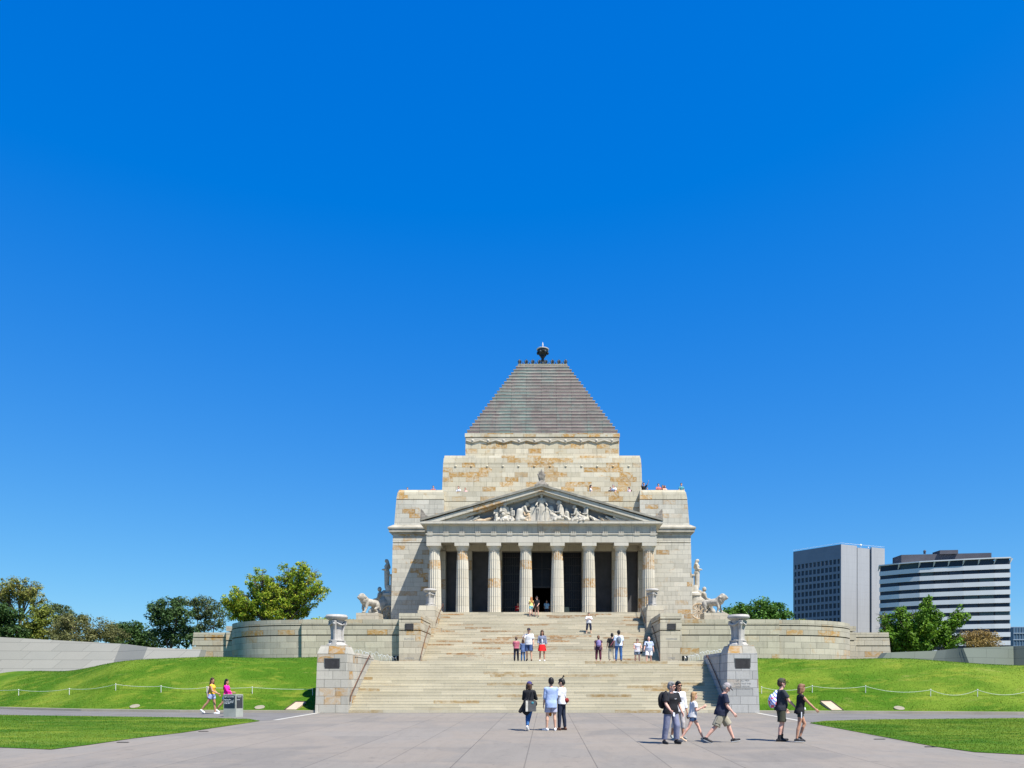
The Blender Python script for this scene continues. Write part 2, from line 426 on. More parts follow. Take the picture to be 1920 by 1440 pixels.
def inside(px, py, poly):
    c = np.zeros(len(px), bool); j = len(poly)-1
    for i in range(len(poly)):
        xi, yi = poly[i]; xj, yj = poly[j]
        cond = ((yi > py) != (yj > py)) & (px < (xj-xi)*(py-yi)/(yj-yi+1e-12)+xi); c ^= cond; j = i
    return c
def blades(px, py, pz, h, w, name, label):
    n = len(px); a = RNG.uniform(0, 2*math.pi, n); hh = h*RNG.uniform(.5, 1.25, n); ww = w*RNG.uniform(.6, 1.3, n)
    lx = RNG.normal(0, .35, n)*hh; ly = RNG.normal(0, .35, n)*hh
    V = np.empty((n, 3, 3)); dx = np.cos(a)*ww; dy = np.sin(a)*ww
    V[:,0] = np.stack([px-dx, py-dy, pz], 1); V[:,1] = np.stack([px+dx, py+dy, pz], 1); V[:,2] = np.stack([px+lx, py+ly, pz+hh], 1)
    me = bpy.data.meshes.new(name); me.vertices.add(3*n); me.vertices.foreach_set('co', V.reshape(-1))
    me.loops.add(3*n); me.loops.foreach_set('vertex_index', np.arange(3*n, dtype=np.int32))
    me.polygons.add(n); me.polygons.foreach_set('loop_start', np.arange(0, 3*n, 3, dtype=np.int32)); me.update(calc_edges=True)
    o = put(name, me, BLADE); tag(o, label, 'grass', kind='stuff'); return o
def scatter_lawn(poly, n, name, label):
    xs = [p[0] for p in poly]; ys = [p[1] for p in poly]
    px = RNG.uniform(max(-26, min(xs)), min(26, max(xs)), n); py = RNG.uniform(min(ys), max(ys), n)
    k = inside(px, py, poly); px = px[k]; py = py[k]
    blades(px, py, np.array([gz(y)+.013 for y in py]), .034, .007, name, label)
scatter_lawn(LL, 90000, 'grass', 'short mown grass on the flat lawn left of the forecourt')
scatter_lawn(LR, 90000, 'grass', 'short mown grass on the flat lawn right of the forecourt')
for left in (True, False):
    n = 85000; sg = -1 if left else 1; K = KL if left else KR
    ax = RNG.uniform(10.98, 34, n); s_ = RNG.uniform(0.02, 1, n)**1.2*13
    py = np.array([kl(a, K) for a in ax]) + .2 + s_
    m2 = 26000; a2 = RNG.uniform(20, 40, m2); s2 = RNG.uniform(8, 24, m2); ax = np.concatenate([ax, a2]); s_ = np.concatenate([s_, s2]); py = np.concatenate([py, np.array([kl(a, K) for a in a2])+.2+s2])
    pz = np.array([bank_h(sg*a, b, left) for a, b in zip(ax, s_)]) - .01
    blades(sg*ax, py, pz, .05, .012, 'grass', 'green and yellowish grass on the %s' % ('bank below the terrace left of the stairs' if left else 'bank below the terrace right of the stairs'))

# ---- rope fences
ROPE = m('white_rope', (.50,.54,.46), .7)
for left in (True, False):
    K = KL if left else KR; sg = -1 if left else 1
    pxs = [-60, 35, 130, 217, 302, 388, 473, 586] if left else [1428, 1523, 1623, 1745, 1833, 1935, 2030]
    pts = []
    for p in pxs:
        D = 42.0
        for _ in range(20): x = X(p, D); D = kl(x, K) + 2.05
        pts.append((x, D, bank(x, D, left)))
    root = empty('rope_fence', pts[3], 'low white rope fence sagging between short posts on the %s' % ('grass bank left of the stairs' if left else 'grass bank right of the stairs'), 'rope fence')
    for q in pts:
        part('post', MB().taper([(q[0],q[1],q[2]-.05),(q[0],q[1],q[2]+.33)], [.014,.014], 6).ell((q[0],q[1],q[2]+.34), (.032,.032,.03), nu=8, nv=6), WHITE, root, True)
    rb = MB()
    for a, b in zip(pts[:-1], pts[1:]):
        sag = {True: .08, False: .22}[left]*(1+.5*math.sin(a[0]*3)); P = []
        for t in np.linspace(0, 1, 13):
            P.append((a[0]+(b[0]-a[0])*t, a[1]+(b[1]-a[1])*t, a[2]+.33+(b[2]-a[2])*t - sag*4*t*(1-t)))
        rb.taper(P, [.010]*13, 6)
    part('rope', rb, ROPE, root, True)

# ---- hatches, manholes
HATCH = m('beige_hatch_plate', (.42,.33,.235), .7)
for (x0, lean, lb) in ((-12.35, .24, 'beige rectangular hatch set in the grass beside the left pillar'), (14.72, -.24, 'beige rectangular hatch set in the right grass bank near the pillar')):
    left = x0 < 0; K = KL if left else KR; k0 = kl(x0, K)+.24
    a = [(x0-.27, k0, bank(x0, k0, left)+.03), (x0+.27, k0, bank(x0, k0, left)+.03)]
    y2 = k0+.95; z2 = bank(x0, y2, left)+.1
    b = [(x0+.27+lean, y2, z2), (x0-.27+lean, y2, z2)]
    v = a + b; v2 = [(p[0], p[1]+.05, p[2]-.12) for p in v]
    root = empty('hatch', a[0], lb, 'hatch')
    part('plate', MB().add(v+v2, [(0,1,2,3),(7,6,5,4),(0,4,5,1),(1,5,6,2),(2,6,7,3),(3,7,4,0)]), HATCH, root)
    fr = MB().tube([v[3], v[2], v[1]] if not left else [v[0], v[3], v[2]], .035, 6)
    part('frame', fr, m('dark_hatch_frame', (.06,.045,.03)), root, True)
CONC = m('weathered_concrete_lid', (.24,.215,.155), .85)
for px_, py_, lb in ((253,1325,'round concrete manhole lid on the far left bank'), (487,1332,'round concrete manhole lid near the small grey sign'), (1686,1327.5,'round concrete manhole lid in the right grass bank')):
    left = px_ < 1000; K = KL if left else KR; D = 41
    for _ in range(20): x = X(px_, D); D = kl(x, K)+.62
    z = bank(x, D, left)
    mb = MB(); t = 0.42
    rot = Matrix.Rotation(t, 3, 'X')
    vs = []; n = 28
    for k in range(n):
        a = 2*math.pi*k/n; vs.append(rot @ Vector((.25*math.cos(a), .22*math.sin(a), .03)))
    vs += [rot @ Vector((v.x*1.0, v.y*.93, -.1)) for v in vs]
    vs = [(v.x+x, v.y+D, v.z+z+.02) for v in vs]
    mb.add(vs, [tuple(range(n)), tuple(range(2*n-1, n-1, -1))]+[(i, i+n, (i+1)%n+n, (i+1)%n) for i in range(n)])
    solo('manhole_cover', mb, CONC, (x, D, z), lb, 'manhole cover')
mb = MB(); x = 13.15; D = kl(x, KR)+.5; z = bank(x, D, False); mb.tbox(x-.16, x+.16, D-.1, D+.12, z-.05, z+.09, .03, .03, .0)
solo('ground_light', mb, WHITE, (x, D, z), 'small white block in the grass by the right kerb', 'ground light')
for (x, y) in ((-11.35,22.3),(-10.95,26.6),(10.2,23.4),(10.5,20.9)):
    mb = MB().slab([(x-.16,y-.035),(x+.16,y-.035),(x+.16,y+.035),(x-.16,y+.035)], gz(y)+.002, gz(y)+.012)
    for i in range(5): mb.box(x-.14+i*.06, x-.11+i*.06, y-.035, y+.035, gz(y)+.012, gz(y)+.02)
    solo('drain_grate', mb, BRONZE, (x, y, gz(y)), {(-11.35,22.3):'iron drain grate at the left lawn corner nearest the viewer', (-10.95,26.6):'iron drain grate partway along the left lawn edge', (10.2,23.4):'iron drain grate beside the middle of the right lawn edge', (10.5,20.9):'iron drain grate beside the right lawn edge nearest the viewer'}[(x,y)], 'drain grate')

# ---- information sign
x0, y0 = X(437, 35.9), 35.9; zb = gz(y0)+.03
sg = empty('information_sign', (x0, y0, zb), 'low grey stone sign block with dark lettered panels beside the left path', 'information sign')
SG = m('grey_green_sign_stone', (.30,.315,.275), .8)
part('block', MB().slab([(x0-.41,y0-.05),(x0+.20,y0-.2),(x0+.43,y0+.05),(x0-.18,y0+.2)], zb-.05, zb+.99), SG, sg)
PAN = m('dark_blue_sign_panel', (.018,.03,.042), .4); PAN2 = m('dark_grey_sign_panel', (.04,.042,.045), .4)
# left (wide) face panel
def face_panel(a, b, z0, z1, mat, off=.008):
    a = Vector(a); b = Vector(b); d = (b-a).normalized(); n = Vector((d.y, -d.x, 0))
    q = [a+n*off, b+n*off, b-n*.002, a-n*.002]
    return MB().slab([(p.x, p.y) for p in q], z0, z1), d, n
A = Vector((x0-.41,y0-.05,0)); B = Vector((x0+.20,y0-.2,0)); C = Vector((x0+.43,y0+.05,0))
mbp, d, n = face_panel(A.lerp(B,.06), A.lerp(B,.93), zb+.37, zb+.93, PAN); part('panel', mbp, PAN, sg)
rz = math.atan2(d.y, d.x)
ICE = m('pale_sign_lettering', (.72,.78,.80), .6)
for (t, sz, zz) in (('VISITOR CENTRE', .062, .87), ('RESERVE GUIDE', .048, .745), ('CHANGING GALLERY', .048, .68), ('ROOF GARDEN AND', .046, .615), ('COURTYARD', .046, .57)):
    p = A.lerp(B, .09)+n*.012; words('lettering', t, sz, (p.x, p.y, zb+zz), ICE, sg, (R(90),0,rz), .002, 'LEFT')
for zz, t in ((.87,'\u2197'),(.745,'>'),(.68,'>'),(.615,'>')):
    p = A.lerp(B, .84)+n*.012; words('arrow', '>' , .07 if zz > .8 else .05, (p.x, p.y, zb+zz), ICE, sg, (R(90),0,rz), .002)
mbp, d, n = face_panel(B.lerp(C,.10), B.lerp(C,.93), zb+.37, zb+.93, PAN2); part('panel', mbp, PAN2, sg)
rz = math.atan2(d.y, d.x)
for (t, sz, zz) in (('TOILETS', .055, .87), ('SHOP', .05, .74)):
    p = B.lerp(C, .16)+n*.012; words('lettering', t, sz, (p.x, p.y, zb+zz), ICE, sg, (R(90),0,rz), .002, 'LEFT')
# ------------------------------------------------------------------ people
def rx(a): c, s = math.cos(a), math.sin(a); return np.array([[1,0,0],[0,c,-s],[0,s,c]])
def ry(a): c, s = math.cos(a), math.sin(a); return np.array([[c,0,s],[0,1,0],[-s,0,c]])
def rz_(a): c, s = math.cos(a), math.sin(a); return np.array([[c,-s,0],[s,c,0],[0,0,1]])
V3 = lambda *a: np.array(a, float)
class Body:
    """skeleton, facing +y, right hand at +x. angles in degrees.
    legs: (swing forward, knee bend, spread)  arms: (swing forward, out, elbow bend, forearm inward)"""
    def __init__(s, h=1.75, w=1.0, leg_l=(0,0,3), leg_r=(0,0,3), arm_l=(0,8,12,0), arm_r=(0,8,12,0), lean=0, head=(0,0), side=0, belly=0, female=False, curl=45, hipdrop=None):
        s.h = h; s.w = w; s.k = k = h/1.75; s.female = female; s.belly = belly; s.curl = curl
        T = ry(R(side)) @ rx(-R(lean)); s.T = T
        s.pel = V3(0,0,0); J = s.J = {}
        feet = []
        for sd, L in ((-1, leg_l), (1, leg_r)):
            hip = V3(sd*.092*w, 0, -.03)*k
            a, b, sp = R(L[0]), R(L[1]), R(L[2])
            th = V3(sd*math.sin(sp), math.sin(a), -math.cos(a)*math.cos(sp)); th /= np.linalg.norm(th)
            sh = V3(sd*math.sin(sp)*.6, math.sin(a-b), -math.cos(a-b)); sh /= np.linalg.norm(sh)
            kn = hip + th*.425*k; an = kn + sh*.415*k
            pitch = L[3] if len(L) > 3 else min(0, (L[0]-L[1]))*.9
            pr = R(pitch); tu = R(L[4]) if len(L) > 4 else R(6)
            fd = V3(sd*math.sin(tu)*math.cos(pr), math.cos(tu)*math.cos(pr), math.sin(pr))
            J[sd] = dict(hip=hip, kn=kn, an=an, fd=fd, th=th, sh=sh)
            heel = an - fd*.045*k + V3(0,0,-.055)*k; toe = heel + fd*.215*k
            J[sd].update(heel=heel, toe=toe); feet += [heel[2], toe[2]]
        s.dz = -(min(feet)) + .028*k
        for sd, A in ((-1, arm_l), (1, arm_r)):
            shd = T @ (V3(sd*.170*w, 0, .440)*k)
            sw, out, el, inn = map(R, A[:4])
            u = V3(sd*math.sin(out), math.sin(sw)*math.cos(out), -math.cos(sw)*math.cos(out))
            ell = shd + u*.285*k
            f = V3(sd*math.sin(out)*math.cos(el), math.sin(sw+el), -math.cos(sw+el)); f = f/np.linalg.norm(f)
            f = rz_(sd*inn) @ f
            wr = ell + f*.25*k
            J[sd].update(sd=shd, el=ell, wr=wr, f=f, u=u)
        s.neck = T @ (V3(0,-.005,.50)*k); s.chest = T @ (V3(0,0,.34)*k)
        s.hy, s.hp = R(head[0]), R(head[1])
        s.HR = T @ np.eye(3) if False else rz_(s.hy) @ rx(-s.hp)
        s.headc = s.neck + (rx(-R(lean)*.5-s.hp*.5) @ (V3(0,.012,.176)*k))
        for j in J.values():
            for q in ('hip','kn','an','heel','toe','sd','el','wr'): j[q] = j[q] + V3(0,0,s.dz)
        s.neck = s.neck + V3(0,0,s.dz); s.chest = s.chest + V3(0,0,s.dz); s.headc = s.headc + V3(0,0,s.dz); s.pel = s.pel + V3(0,0,s.dz)
    def t(s, x, y, z): return s.pel + s.T @ (V3(x*s.w, y, z)*s.k)
    def hd(s, x, y, z): return s.headc + s.HR @ (V3(x, y, z)*s.k*1.1)
    def loft(s, mb, rings, nu=24):
        """closed tube through elliptical rings (z, rx, ry, y) in the trunk frame"""
        v = []; f = []
        for (z, a, b, yo) in rings:
            for i in range(nu):
                w = 2*math.pi*i/nu; c, q = math.cos(w), math.sin(w)
                v.append(s.pel + s.T @ (V3(a*math.copysign(abs(c)**.85, c), yo + b*math.copysign(abs(q)**.9, q), z)*s.k))
        for j in range(len(rings)-1):
            for i in range(nu): f.append((j*nu+i, j*nu+(i+1)%nu, (j+1)*nu+(i+1)%nu, (j+1)*nu+i))
        f.append(tuple(range(nu-1,-1,-1))); f.append(tuple((len(rings)-1)*nu+k for k in range(nu))); mb.add(v, f)
    def prof(s):
        w, fe, be = s.w, s.female, s.belly
        P = [(-.13,.07,.07,-.01),(-.09,.135,.105,-.015),(-.04,.163,.122,-.018),(.01,.162,.118,-.012),(.07,.150,.108,0),(.13,.142,.102,0),(.19,.142,.102,0),(.26,.152,.106,.004),(.33,.166,.112,.006),(.39,.172,.108,.0),(.43,.160,.096,-.006),(.46,.125,.080,-.01),(.485,.082,.066,-.01),(.51,.052,.052,-.008)]
        if fe: P = [(-.13,.07,.07,-.01),(-.09,.150,.110,-.018),(-.04,.176,.125,-.02),(.01,.168,.118,-.014),(.07,.145,.104,0),(.13,.125,.094,0),(.19,.122,.092,.0),(.26,.138,.104,.008),(.33,.150,.118,.018),(.39,.156,.106,.008),(.43,.145,.090,-.004),(.46,.112,.074,-.01),(.485,.072,.060,-.01),(.51,.047,.047,-.008)]
        out = []
        for (z, a, b, yo) in P:
            g = math.exp(-((z-.10)/.13)**2)*be; out.append((z, a*w + g*.4, b + g, yo + g*.7))
        return out
    def torso(s, mb, e=0.0, hem=None, lo=True):
        s.loft(mb, [(z, a+e, b+e, y) for z, a, b, y in s.prof()]); k = s.k
        for sd in (-1, 1): mb.cap(s.t(sd*.06,-.01,.45), s.J[sd]['sd']-V3(0,0,.008)*k, (.050+e)*k, (.050+e)*k)
    def body(s, voxel=.010, face=True):
        mb = MB(); k = s.k; w = s.w; wl = (w+1)/2
        s.torso(mb)
        mb.cap(s.neck-V3(0,0,.03)*k, s.hd(0,-.01,-.05), .054*k*wl, .050*k*wl)
        mb.ell(s.hd(0,-.008,.012), V3(.074,.092,.112)*k*1.1, s.HR); mb.ell(s.hd(0,.022,-.052), V3(.052,.062,.062)*k*1.1, s.HR)
        mb.cap(s.hd(0,.082,.005), s.hd(0,.103,-.028), .010*k, .015*k, 8)          # nose
        mb.cap(s.hd(-.02,.075,-.060), s.hd(.02,.075,-.060), .011*k, .011*k, 8)    # lips
        mb.ell(s.hd(0,.065,-.095), V3(.024,.022,.02)*k*1.1, s.HR)                    # chin
        mb.cap(s.hd(-.03,.078,.03), s.hd(.03,.078,.03), .013*k, .013*k, 8)
        for q in (-1, 1): mb.ell(s.hd(q*.077,-.005,-.01), V3(.010,.02,.032)*k*1.1, s.HR, 8, 6)
        for sd in (-1, 1):
            j = s.J[sd]
            mb.cap(j['sd'], j['sd']*.35+j['el']*.65, .052*k*wl, .043*k*wl); mb.cap(j['sd']*.35+j['el']*.65, j['el'], .043*k*wl, .036*k*wl)
            m_ = j['el']*.7+j['wr']*.3; mb.cap(j['el'], m_, .037*k*wl, .040*k*wl); mb.cap(m_, j['wr'], .039*k*wl, .025*k)
            mb.cap(j['hip'], j['hip']*.5+j['kn']*.5, .088*k*wl, .072*k*wl); mb.cap(j['hip']*.5+j['kn']*.5, j['kn'], .072*k*wl, .052*k*wl)
            m_ = j['kn']*.68+j['an']*.32 - V3(0,.012,0)*k; mb.cap(j['kn'], m_, .051*k*wl, .055*k*wl); mb.cap(m_, j['an'], .054*k*wl, .034*k)
            mb.cap(j['heel'], j['toe']-j['fd']*.02*k, .030*k, .026*k); mb.cap(j['an'], j['heel']*.6+j['toe']*.4, .036*k, .028*k)
            s.hand(mb, sd, voxel)
        return remesh(mb, voxel, 3, 'person_body')
    def hand(s, mb, sd, voxel):
        j = s.J[sd]; k = s.k; f = j['f']; fr = max(.0088*k, voxel*.85)
        n = np.cross(f, V3(0,1,0)) ; inw = V3(-sd,0,0) - f*(V3(-sd,0,0).dot(f)); inw /= np.linalg.norm(inw)+1e-9   # palm faces inward
        ac = np.cross(f, inw)   # across the palm
        if ac.dot(V3(0,1,.3)) < 0: ac = -ac                                              # towards the thumb side
        p0 = j['wr'] + f*.01*k; p1 = j['wr'] + f*.085*k
        for q in (-.024,-.008,.008,.024): mb.cap(p0+ac*q*.7*k, p1+ac*q*k, .015*k, .013*k, 8)
        cu = R(s.curl)
        for i, (q, L) in enumerate(((-.030,.058),(-.010,.072),(.010,.078),(.029,.070))):
            b = p1 + ac*q*k*1.1; c1 = cu*(1.15-.12*i)*.45; c2 = cu*(1.2-.1*i)
            d1 = f*math.cos(c1)+inw*math.sin(c1); d2 = f*math.cos(c2)+inw*math.sin(c2)
            mid = b + d1*L*.52*k; mb.cap(b, mid, fr, fr*.95, 8); mb.cap(mid, mid+d2*L*.48*k, fr*.95, fr*.85, 8)
        b = p0 + ac*.026*k + f*.02*k; d = f*.72+ac*.55+inw*.4; d /= np.linalg.norm(d)
        mb.cap(b, b+d*.036*k, fr*1.25, fr*1.1, 8); d2 = f*.85+ac*.2+inw*.5; d2 /= np.linalg.norm(d2); mb.cap(b+d*.036*k, b+d*.036*k+d2*.028*k, fr*1.1, fr*.9, 8)
    # garments ------------------------------------------------------
    def shirt(s, sleeve=.55, hem=-.08, e=.018, long=0.0, voxel=.011, open_=False):
        """hangs from chest and shoulders: below the chest it never follows the waist closely"""
        mb = MB(); k = s.k; w = s.w; P = s.prof(); ch = max(p[1] for p in P if p[0] > .25); cb = max(p[2] for p in P if p[0] > .25)
        loose = .94 if not s.female else .88; R_ = []
        zs = [p[0] for p in P]
        def at(z):
            for a, b in zip(P[:-1], P[1:]):
                if a[0] <= z <= b[0]: t = (z-a[0])/(b[0]-a[0]); return [a[i]+(b[i]-a[i])*t for i in range(4)]
            q = P[2]; return [z, q[1], q[2], q[3]]
        hi = .475
        for z in np.arange(hem, hi, .03):
            q = at(max(z, -.04)); a, b, yo = q[1], q[2], q[3]
            if z < .30: a = max(a, ch*loose); b = max(b, cb*loose*.97)
            fl = 1.0 + (.03*(.3-z)/.3 if z < .3 else 0)
            R_.append((z, (a+e)*fl, (b+e)*fl, yo))
        q = at(.485); R_.append((.487, q[1]+e*.4, q[2]+e*.4, q[3])); s.loft(mb, R_, 28)
        for sd in (-1, 1): mb.cap(s.t(sd*.07,-.01,.435), s.J[sd]['sd']-V3(0,0,.012)*k, (.048+e)*k, (.050+e*.9)*k)
        wl = (w+1)/2
        for sd in (-1, 1):
            j = s.J[sd]
            if sleeve > 0:
                a = min(sleeve, 1.0); en = j['sd']*(1-a)+j['el']*a
                if sleeve <= 1: s.frus(mb, j['sd'], en, (.056+e*.5)*k*wl, (.060+e*.8)*k*wl)
                else:
                    mb.cap(j['sd'], j['el'], (.054+e*.5)*k*wl, (.047+e*.4)*k*wl); b = sleeve-1
                    s.frus(mb, j['el'], j['el']*(1-b)+j['wr']*b, (.047+e*.4)*k*wl, (.036+e*.4)*k*wl)
        return remesh(mb, voxel, 3, 'shirt')
    def frus(s, mb, p, q, r0, r1):
        """round start, flat cut end"""
        p = np.array(p); q = np.array(q); mb.cap(p, p+(q-p)*.02, r0, r0, 12); d = (q-p)/np.linalg.norm(q-p)
        mb.taper([p, p+(q-p)*.5, q], [r0, (r0+r1)/2, r1], 14)
    def shorts(s, length=.7, r=.105, voxel=.012, flare=0.0):
        mb = MB(); k = s.k; w = s.w; wl = (w+1)/2; P = s.prof()
        s.loft(mb, [(z, a+.012, b+.012, y) for z, a, b, y in P if z <= .08])
        for sd in (-1, 1):
            j = s.J[sd]
            if length <= 1:
                e = j['hip']*(1-length)+j['kn']*length; s.frus(mb, j['hip']+V3(0,0,.01), e, .098*k*wl, max(.086, r*.92+flare)*k*wl)
            else:
                q = length-1; rk = max(r*.72, .070); mb.cap(j['hip'], j['kn'], .100*k*wl, rk*k*wl)
                mb.cap(j['kn'], j['kn']*.68+j['an']*.32-V3(0,.008,0), rk*k*wl, max(.066, rk*.95)*k*wl); s.frus(mb, j['kn']*.68+j['an']*.32-V3(0,.008,0), j['kn']*(1-q)+j['an']*q, max(.066, rk*.95)*k*wl, max(.050, r*(.55+flare))*k*wl)
        return remesh(mb, voxel, 3, 'trousers')
    def skirt(s, length=.42, flare=.24, e=.0):
        mb = MB(); n = 28; v = []; f = []; k = s.k
        lv = [(.06,.125,.10),(.0,.17,.125),(-.08,.19,.155),(-length*.6,.5*(.19+flare),.5*(.16+flare*.85)),(-length,flare,flare*.85)]
        for (z, a, b) in lv:
            for i in range(n):
                w = 2*math.pi*i/n; q = 1+.05*math.sin(w*8)*(1 if z < -.1 else 0)
                v.append(s.t((a+e)*q*math.cos(w)/s.w, (b+e)*q*math.sin(w)-.01, z))
        for j in range(len(lv)-1):
            for i in range(n): f.append((j*n+i, j*n+(i+1)%n, (j+1)*n+(i+1)%n, (j+1)*n+i))
        mb.add(v, f); me = mb.mesh('skirt'); smooth(me); return me
    def shoe(s, sd, high=0):
        mb = MB(); k = s.k; j = s.J[sd]
        mb.cap(j['heel']+V3(0,0,.012)*k, j['toe']+V3(0,0,.004)*k, .040*k, .036*k, 12); mb.cap(j['an']-V3(0,0,.012)*k, j['heel']*.55+j['toe']*.45+V3(0,0,.012)*k, .043*k, .036*k)
        if high: mb.cap(j['an'], j['an']+(j['kn']-j['an'])*.22, .045*k, .047*k)
        return remesh(mb, .009, 1, 'shoe')
    def sole(s, sd):
        mb = MB(); j = s.J[sd]; k = s.k; o = V3(0,0,-.018)*k
        mb.cap(j['heel']+o, j['toe']+o, .030*k, .028*k, 12); me = mb.mesh('sole'); smooth(me); return me
    def hair(s, style='short', voxel=.010):
        mb = MB(); k = s.k
        mb.ell(s.hd(0,-.020,.040), V3(.086,.098,.100)*k*1.1, s.HR); mb.ell(s.hd(0,-.045,-.005), V3(.083,.078,.090)*k*1.1, s.HR); mb.ell(s.hd(.02,.035,.085), V3(.055,.055,.045)*k*1.1, s.HR)
        if style == 'long' or style == 'longwave':
            for q in (-.05, 0, .05): mb.cap(s.hd(q,-.055,.0), s.hd(q*1.15,-.085,-.26), .047*k, .040*k)
            for q in (-1, 1): mb.cap(s.hd(q*.068,-.01,.02), s.hd(q*.078,-.02,-.17), .030*k, .032*k)
            if style == 'longwave':
                for q in (-.06,.02,.07): mb.cap(s.hd(q,-.08,-.2), s.hd(q*1.2,-.11,-.36), .042*k, .022*k)
        if style == 'bob':
            for q in (-.06, 0, .06): mb.cap(s.hd(q,-.05,.0), s.hd(q*1.1,-.055,-.13), .045*k, .038*k)
            for q in (-1, 1): mb.cap(s.hd(q*.07,.0,.02), s.hd(q*.078,.0,-.10), .028*k, .03*k)
        if style == 'bun': mb.ell(s.hd(0,-.11,.02), V3(.045,.045,.045)*k*1.1, s.HR)
        if style == 'topknot':
            mb.cap(s.hd(0,-.06,.125), s.hd(.0,-.085,.165), .022*k, .020*k); mb.cap(s.hd(.0,-.085,.165), s.hd(-.0,-.12,.215), .020*k, .012*k); mb.cap(s.hd(.0,-.085,.165), s.hd(.02,-.145,.175), .018*k, .010*k)
        if style == 'pony': mb.cap(s.hd(0,-.10,.03), s.hd(0,-.17,-.13), .035*k, .018*k)
        return remesh(mb, voxel, 2, 'hair')
    def hat(s, turn=0):
        mb = MB(); k = s.k
        mb.ell(s.hd(0,-.015,.045), V3(.088,.105,.095)*k*1.1, s.HR)
        me = mb.mesh('c'); bm = bmesh.new(); bm.from_mesh(me)
        nrm = s.HR @ V3(0,.25,1); bmesh.ops.bisect_plane(bm, geom=bm.verts[:]+bm.edges[:]+bm.faces[:], plane_co=s.hd(0,0,.025), plane_no=nrm, clear_inner=True)
        Rt = s.HR @ rz_(R(turn)); vs = []
        for i in range(9):
            a = math.pi*i/8; x = .075*math.cos(a); y = .085+.085*math.sin(a)**.7
            vs.append(bm.verts.new(s.headc + Rt @ (V3(x, y, .052-.25*(y-.085))*k*1.1)))
        bm.faces.new(vs); top = [bm.verts.new(v.co+Vector((0,0,-.008))) for v in vs]; bm.faces.new(top[::-1])
        bm.to_mesh(me); bm.free(); smooth(me, R(50)); return me

_M = {}
def cm(name, c, **k):
    key = (name, c)
    if key not in _M: k.setdefault('var', .16); k.setdefault('sc', 6.0); k.setdefault('bump', .9); _M[key] = plain(name, c, k.pop('rough', .9), **k)
    return _M[key]
SKIN = cm('fair_skin', (.56,.33,.23), rough=.6, var=.06); SKIN2 = cm('tan_skin', (.42,.22,.14), rough=.6, var=.06); SKIN3 = cm('pink_skin', (.60,.34,.26), rough=.6, var=.06)
EYE_M = cm('eye_dark', (.02,.015,.012), rough=.3); LIP = cm('lip', (.36,.13,.11))
HBLACK = cm('black_hair', (.012,.010,.009), rough=.5); HBROWN = cm('brown_hair', (.06,.03,.017), rough=.55); HBLOND = cm('blonde_hair', (.34,.20,.09), rough=.6); HGREY = cm('grey_hair', (.20,.195,.19), rough=.8); HLBR = cm('light_brown_hair', (.17,.085,.045), rough=.6)
NPEOPLE = [0]
def person(b, px, D, z, face, label, group=None, skin=SKIN, wear=(), hair=('short', HBROWN), hat=None, glasses=False, shoes=None, fine=True, x=None):
    """b: Body; face: heading in degrees, 0 = away from camera, -90 = to the right, 180 = to the camera"""
    NPEOPLE[0] += 1
    vx = .0095 if fine == 2 else (.0125 if fine else .02)
    me = b.body(vx); o = put('person', me, skin)
    x = X(px, D) if x is None else x
    o.location = (x, D, z); o.rotation_euler.z = R(face); ORG[o.name] = Vector((0,0,0))
    tag(o, label, 'person', group)
    vg = max(.012, vx)
    def kid(name, me, mat):
        c = put(name, me, mat, o); return c
    for wkind, args, mat in wear:
        if wkind == 'shirt': kid('shirt', b.shirt(voxel=vg, **args), mat)
        elif wkind == 'jacket': kid('jacket', b.shirt(voxel=vg, **args), mat)
        elif wkind == 'shorts': kid('shorts', b.shorts(voxel=vg, **args), mat)
        elif wkind == 'trousers': kid('trousers', b.shorts(voxel=vg, **args), mat)
        elif wkind == 'skirt': kid('skirt', b.skirt(**args), mat)
        elif callable(wkind): kid(args, wkind(b), mat)
    if hair: kid('hair', b.hair(hair[0], vg), hair[1])
    if hat:
        kid('cap', b.hat(hat[1] if len(hat) > 1 else 0), hat[0])
    if fine:
        for sd in (-1, 1):
            kid('eye', MB().ell(b.hd(sd*.03,.081,.008), V3(.010,.006,.006)*b.k*1.1, b.HR, 8, 6).mesh('eye'), EYE_M)
        kid('mouth', MB().ell(b.hd(0,.0865,-.060), V3(.020,.004,.005)*b.k*1.1, b.HR, 8, 6).mesh('mouth'), LIP)
    if glasses:
        g = MB()
        for sd in (-1, 1): g.ell(b.hd(sd*.034,.090,.010), V3(.027,.008,.019)*b.k*1.1, b.HR, 10, 6); g.cap(b.hd(sd*.055,.085,.014), b.hd(sd*.08,0,.010), .005*b.k)
        g.cap(b.hd(-.02,.094,.014), b.hd(.02,.094,.014), .005*b.k); kid('sunglasses', g.mesh('sunglasses'), EYE_M)
    if shoes:
        for sd in (-1, 1):
            sh = kid('shoe', b.shoe(sd, shoes[1] if len(shoes) > 1 else 0), shoes[0])
            if fine and len(shoes) > 2: 
                so = put('sole', b.sole(sd), shoes[2], sh)
    return o
def carried(name, mb, mat, who, label, cat, vox=None, smoothit=True):
    """a thing carried by a person, given in that person's frame"""
    me = remesh(mb, vox, 2, name) if vox else mb.mesh(name)
    if not vox and smoothit: smooth(me, R(50))
    o = put(name, me, mat); o.location = who.location; o.rotation_euler = who.rotation_euler; ORG[o.name] = Vector((0,0,0))
    return tag(o, label, cat)
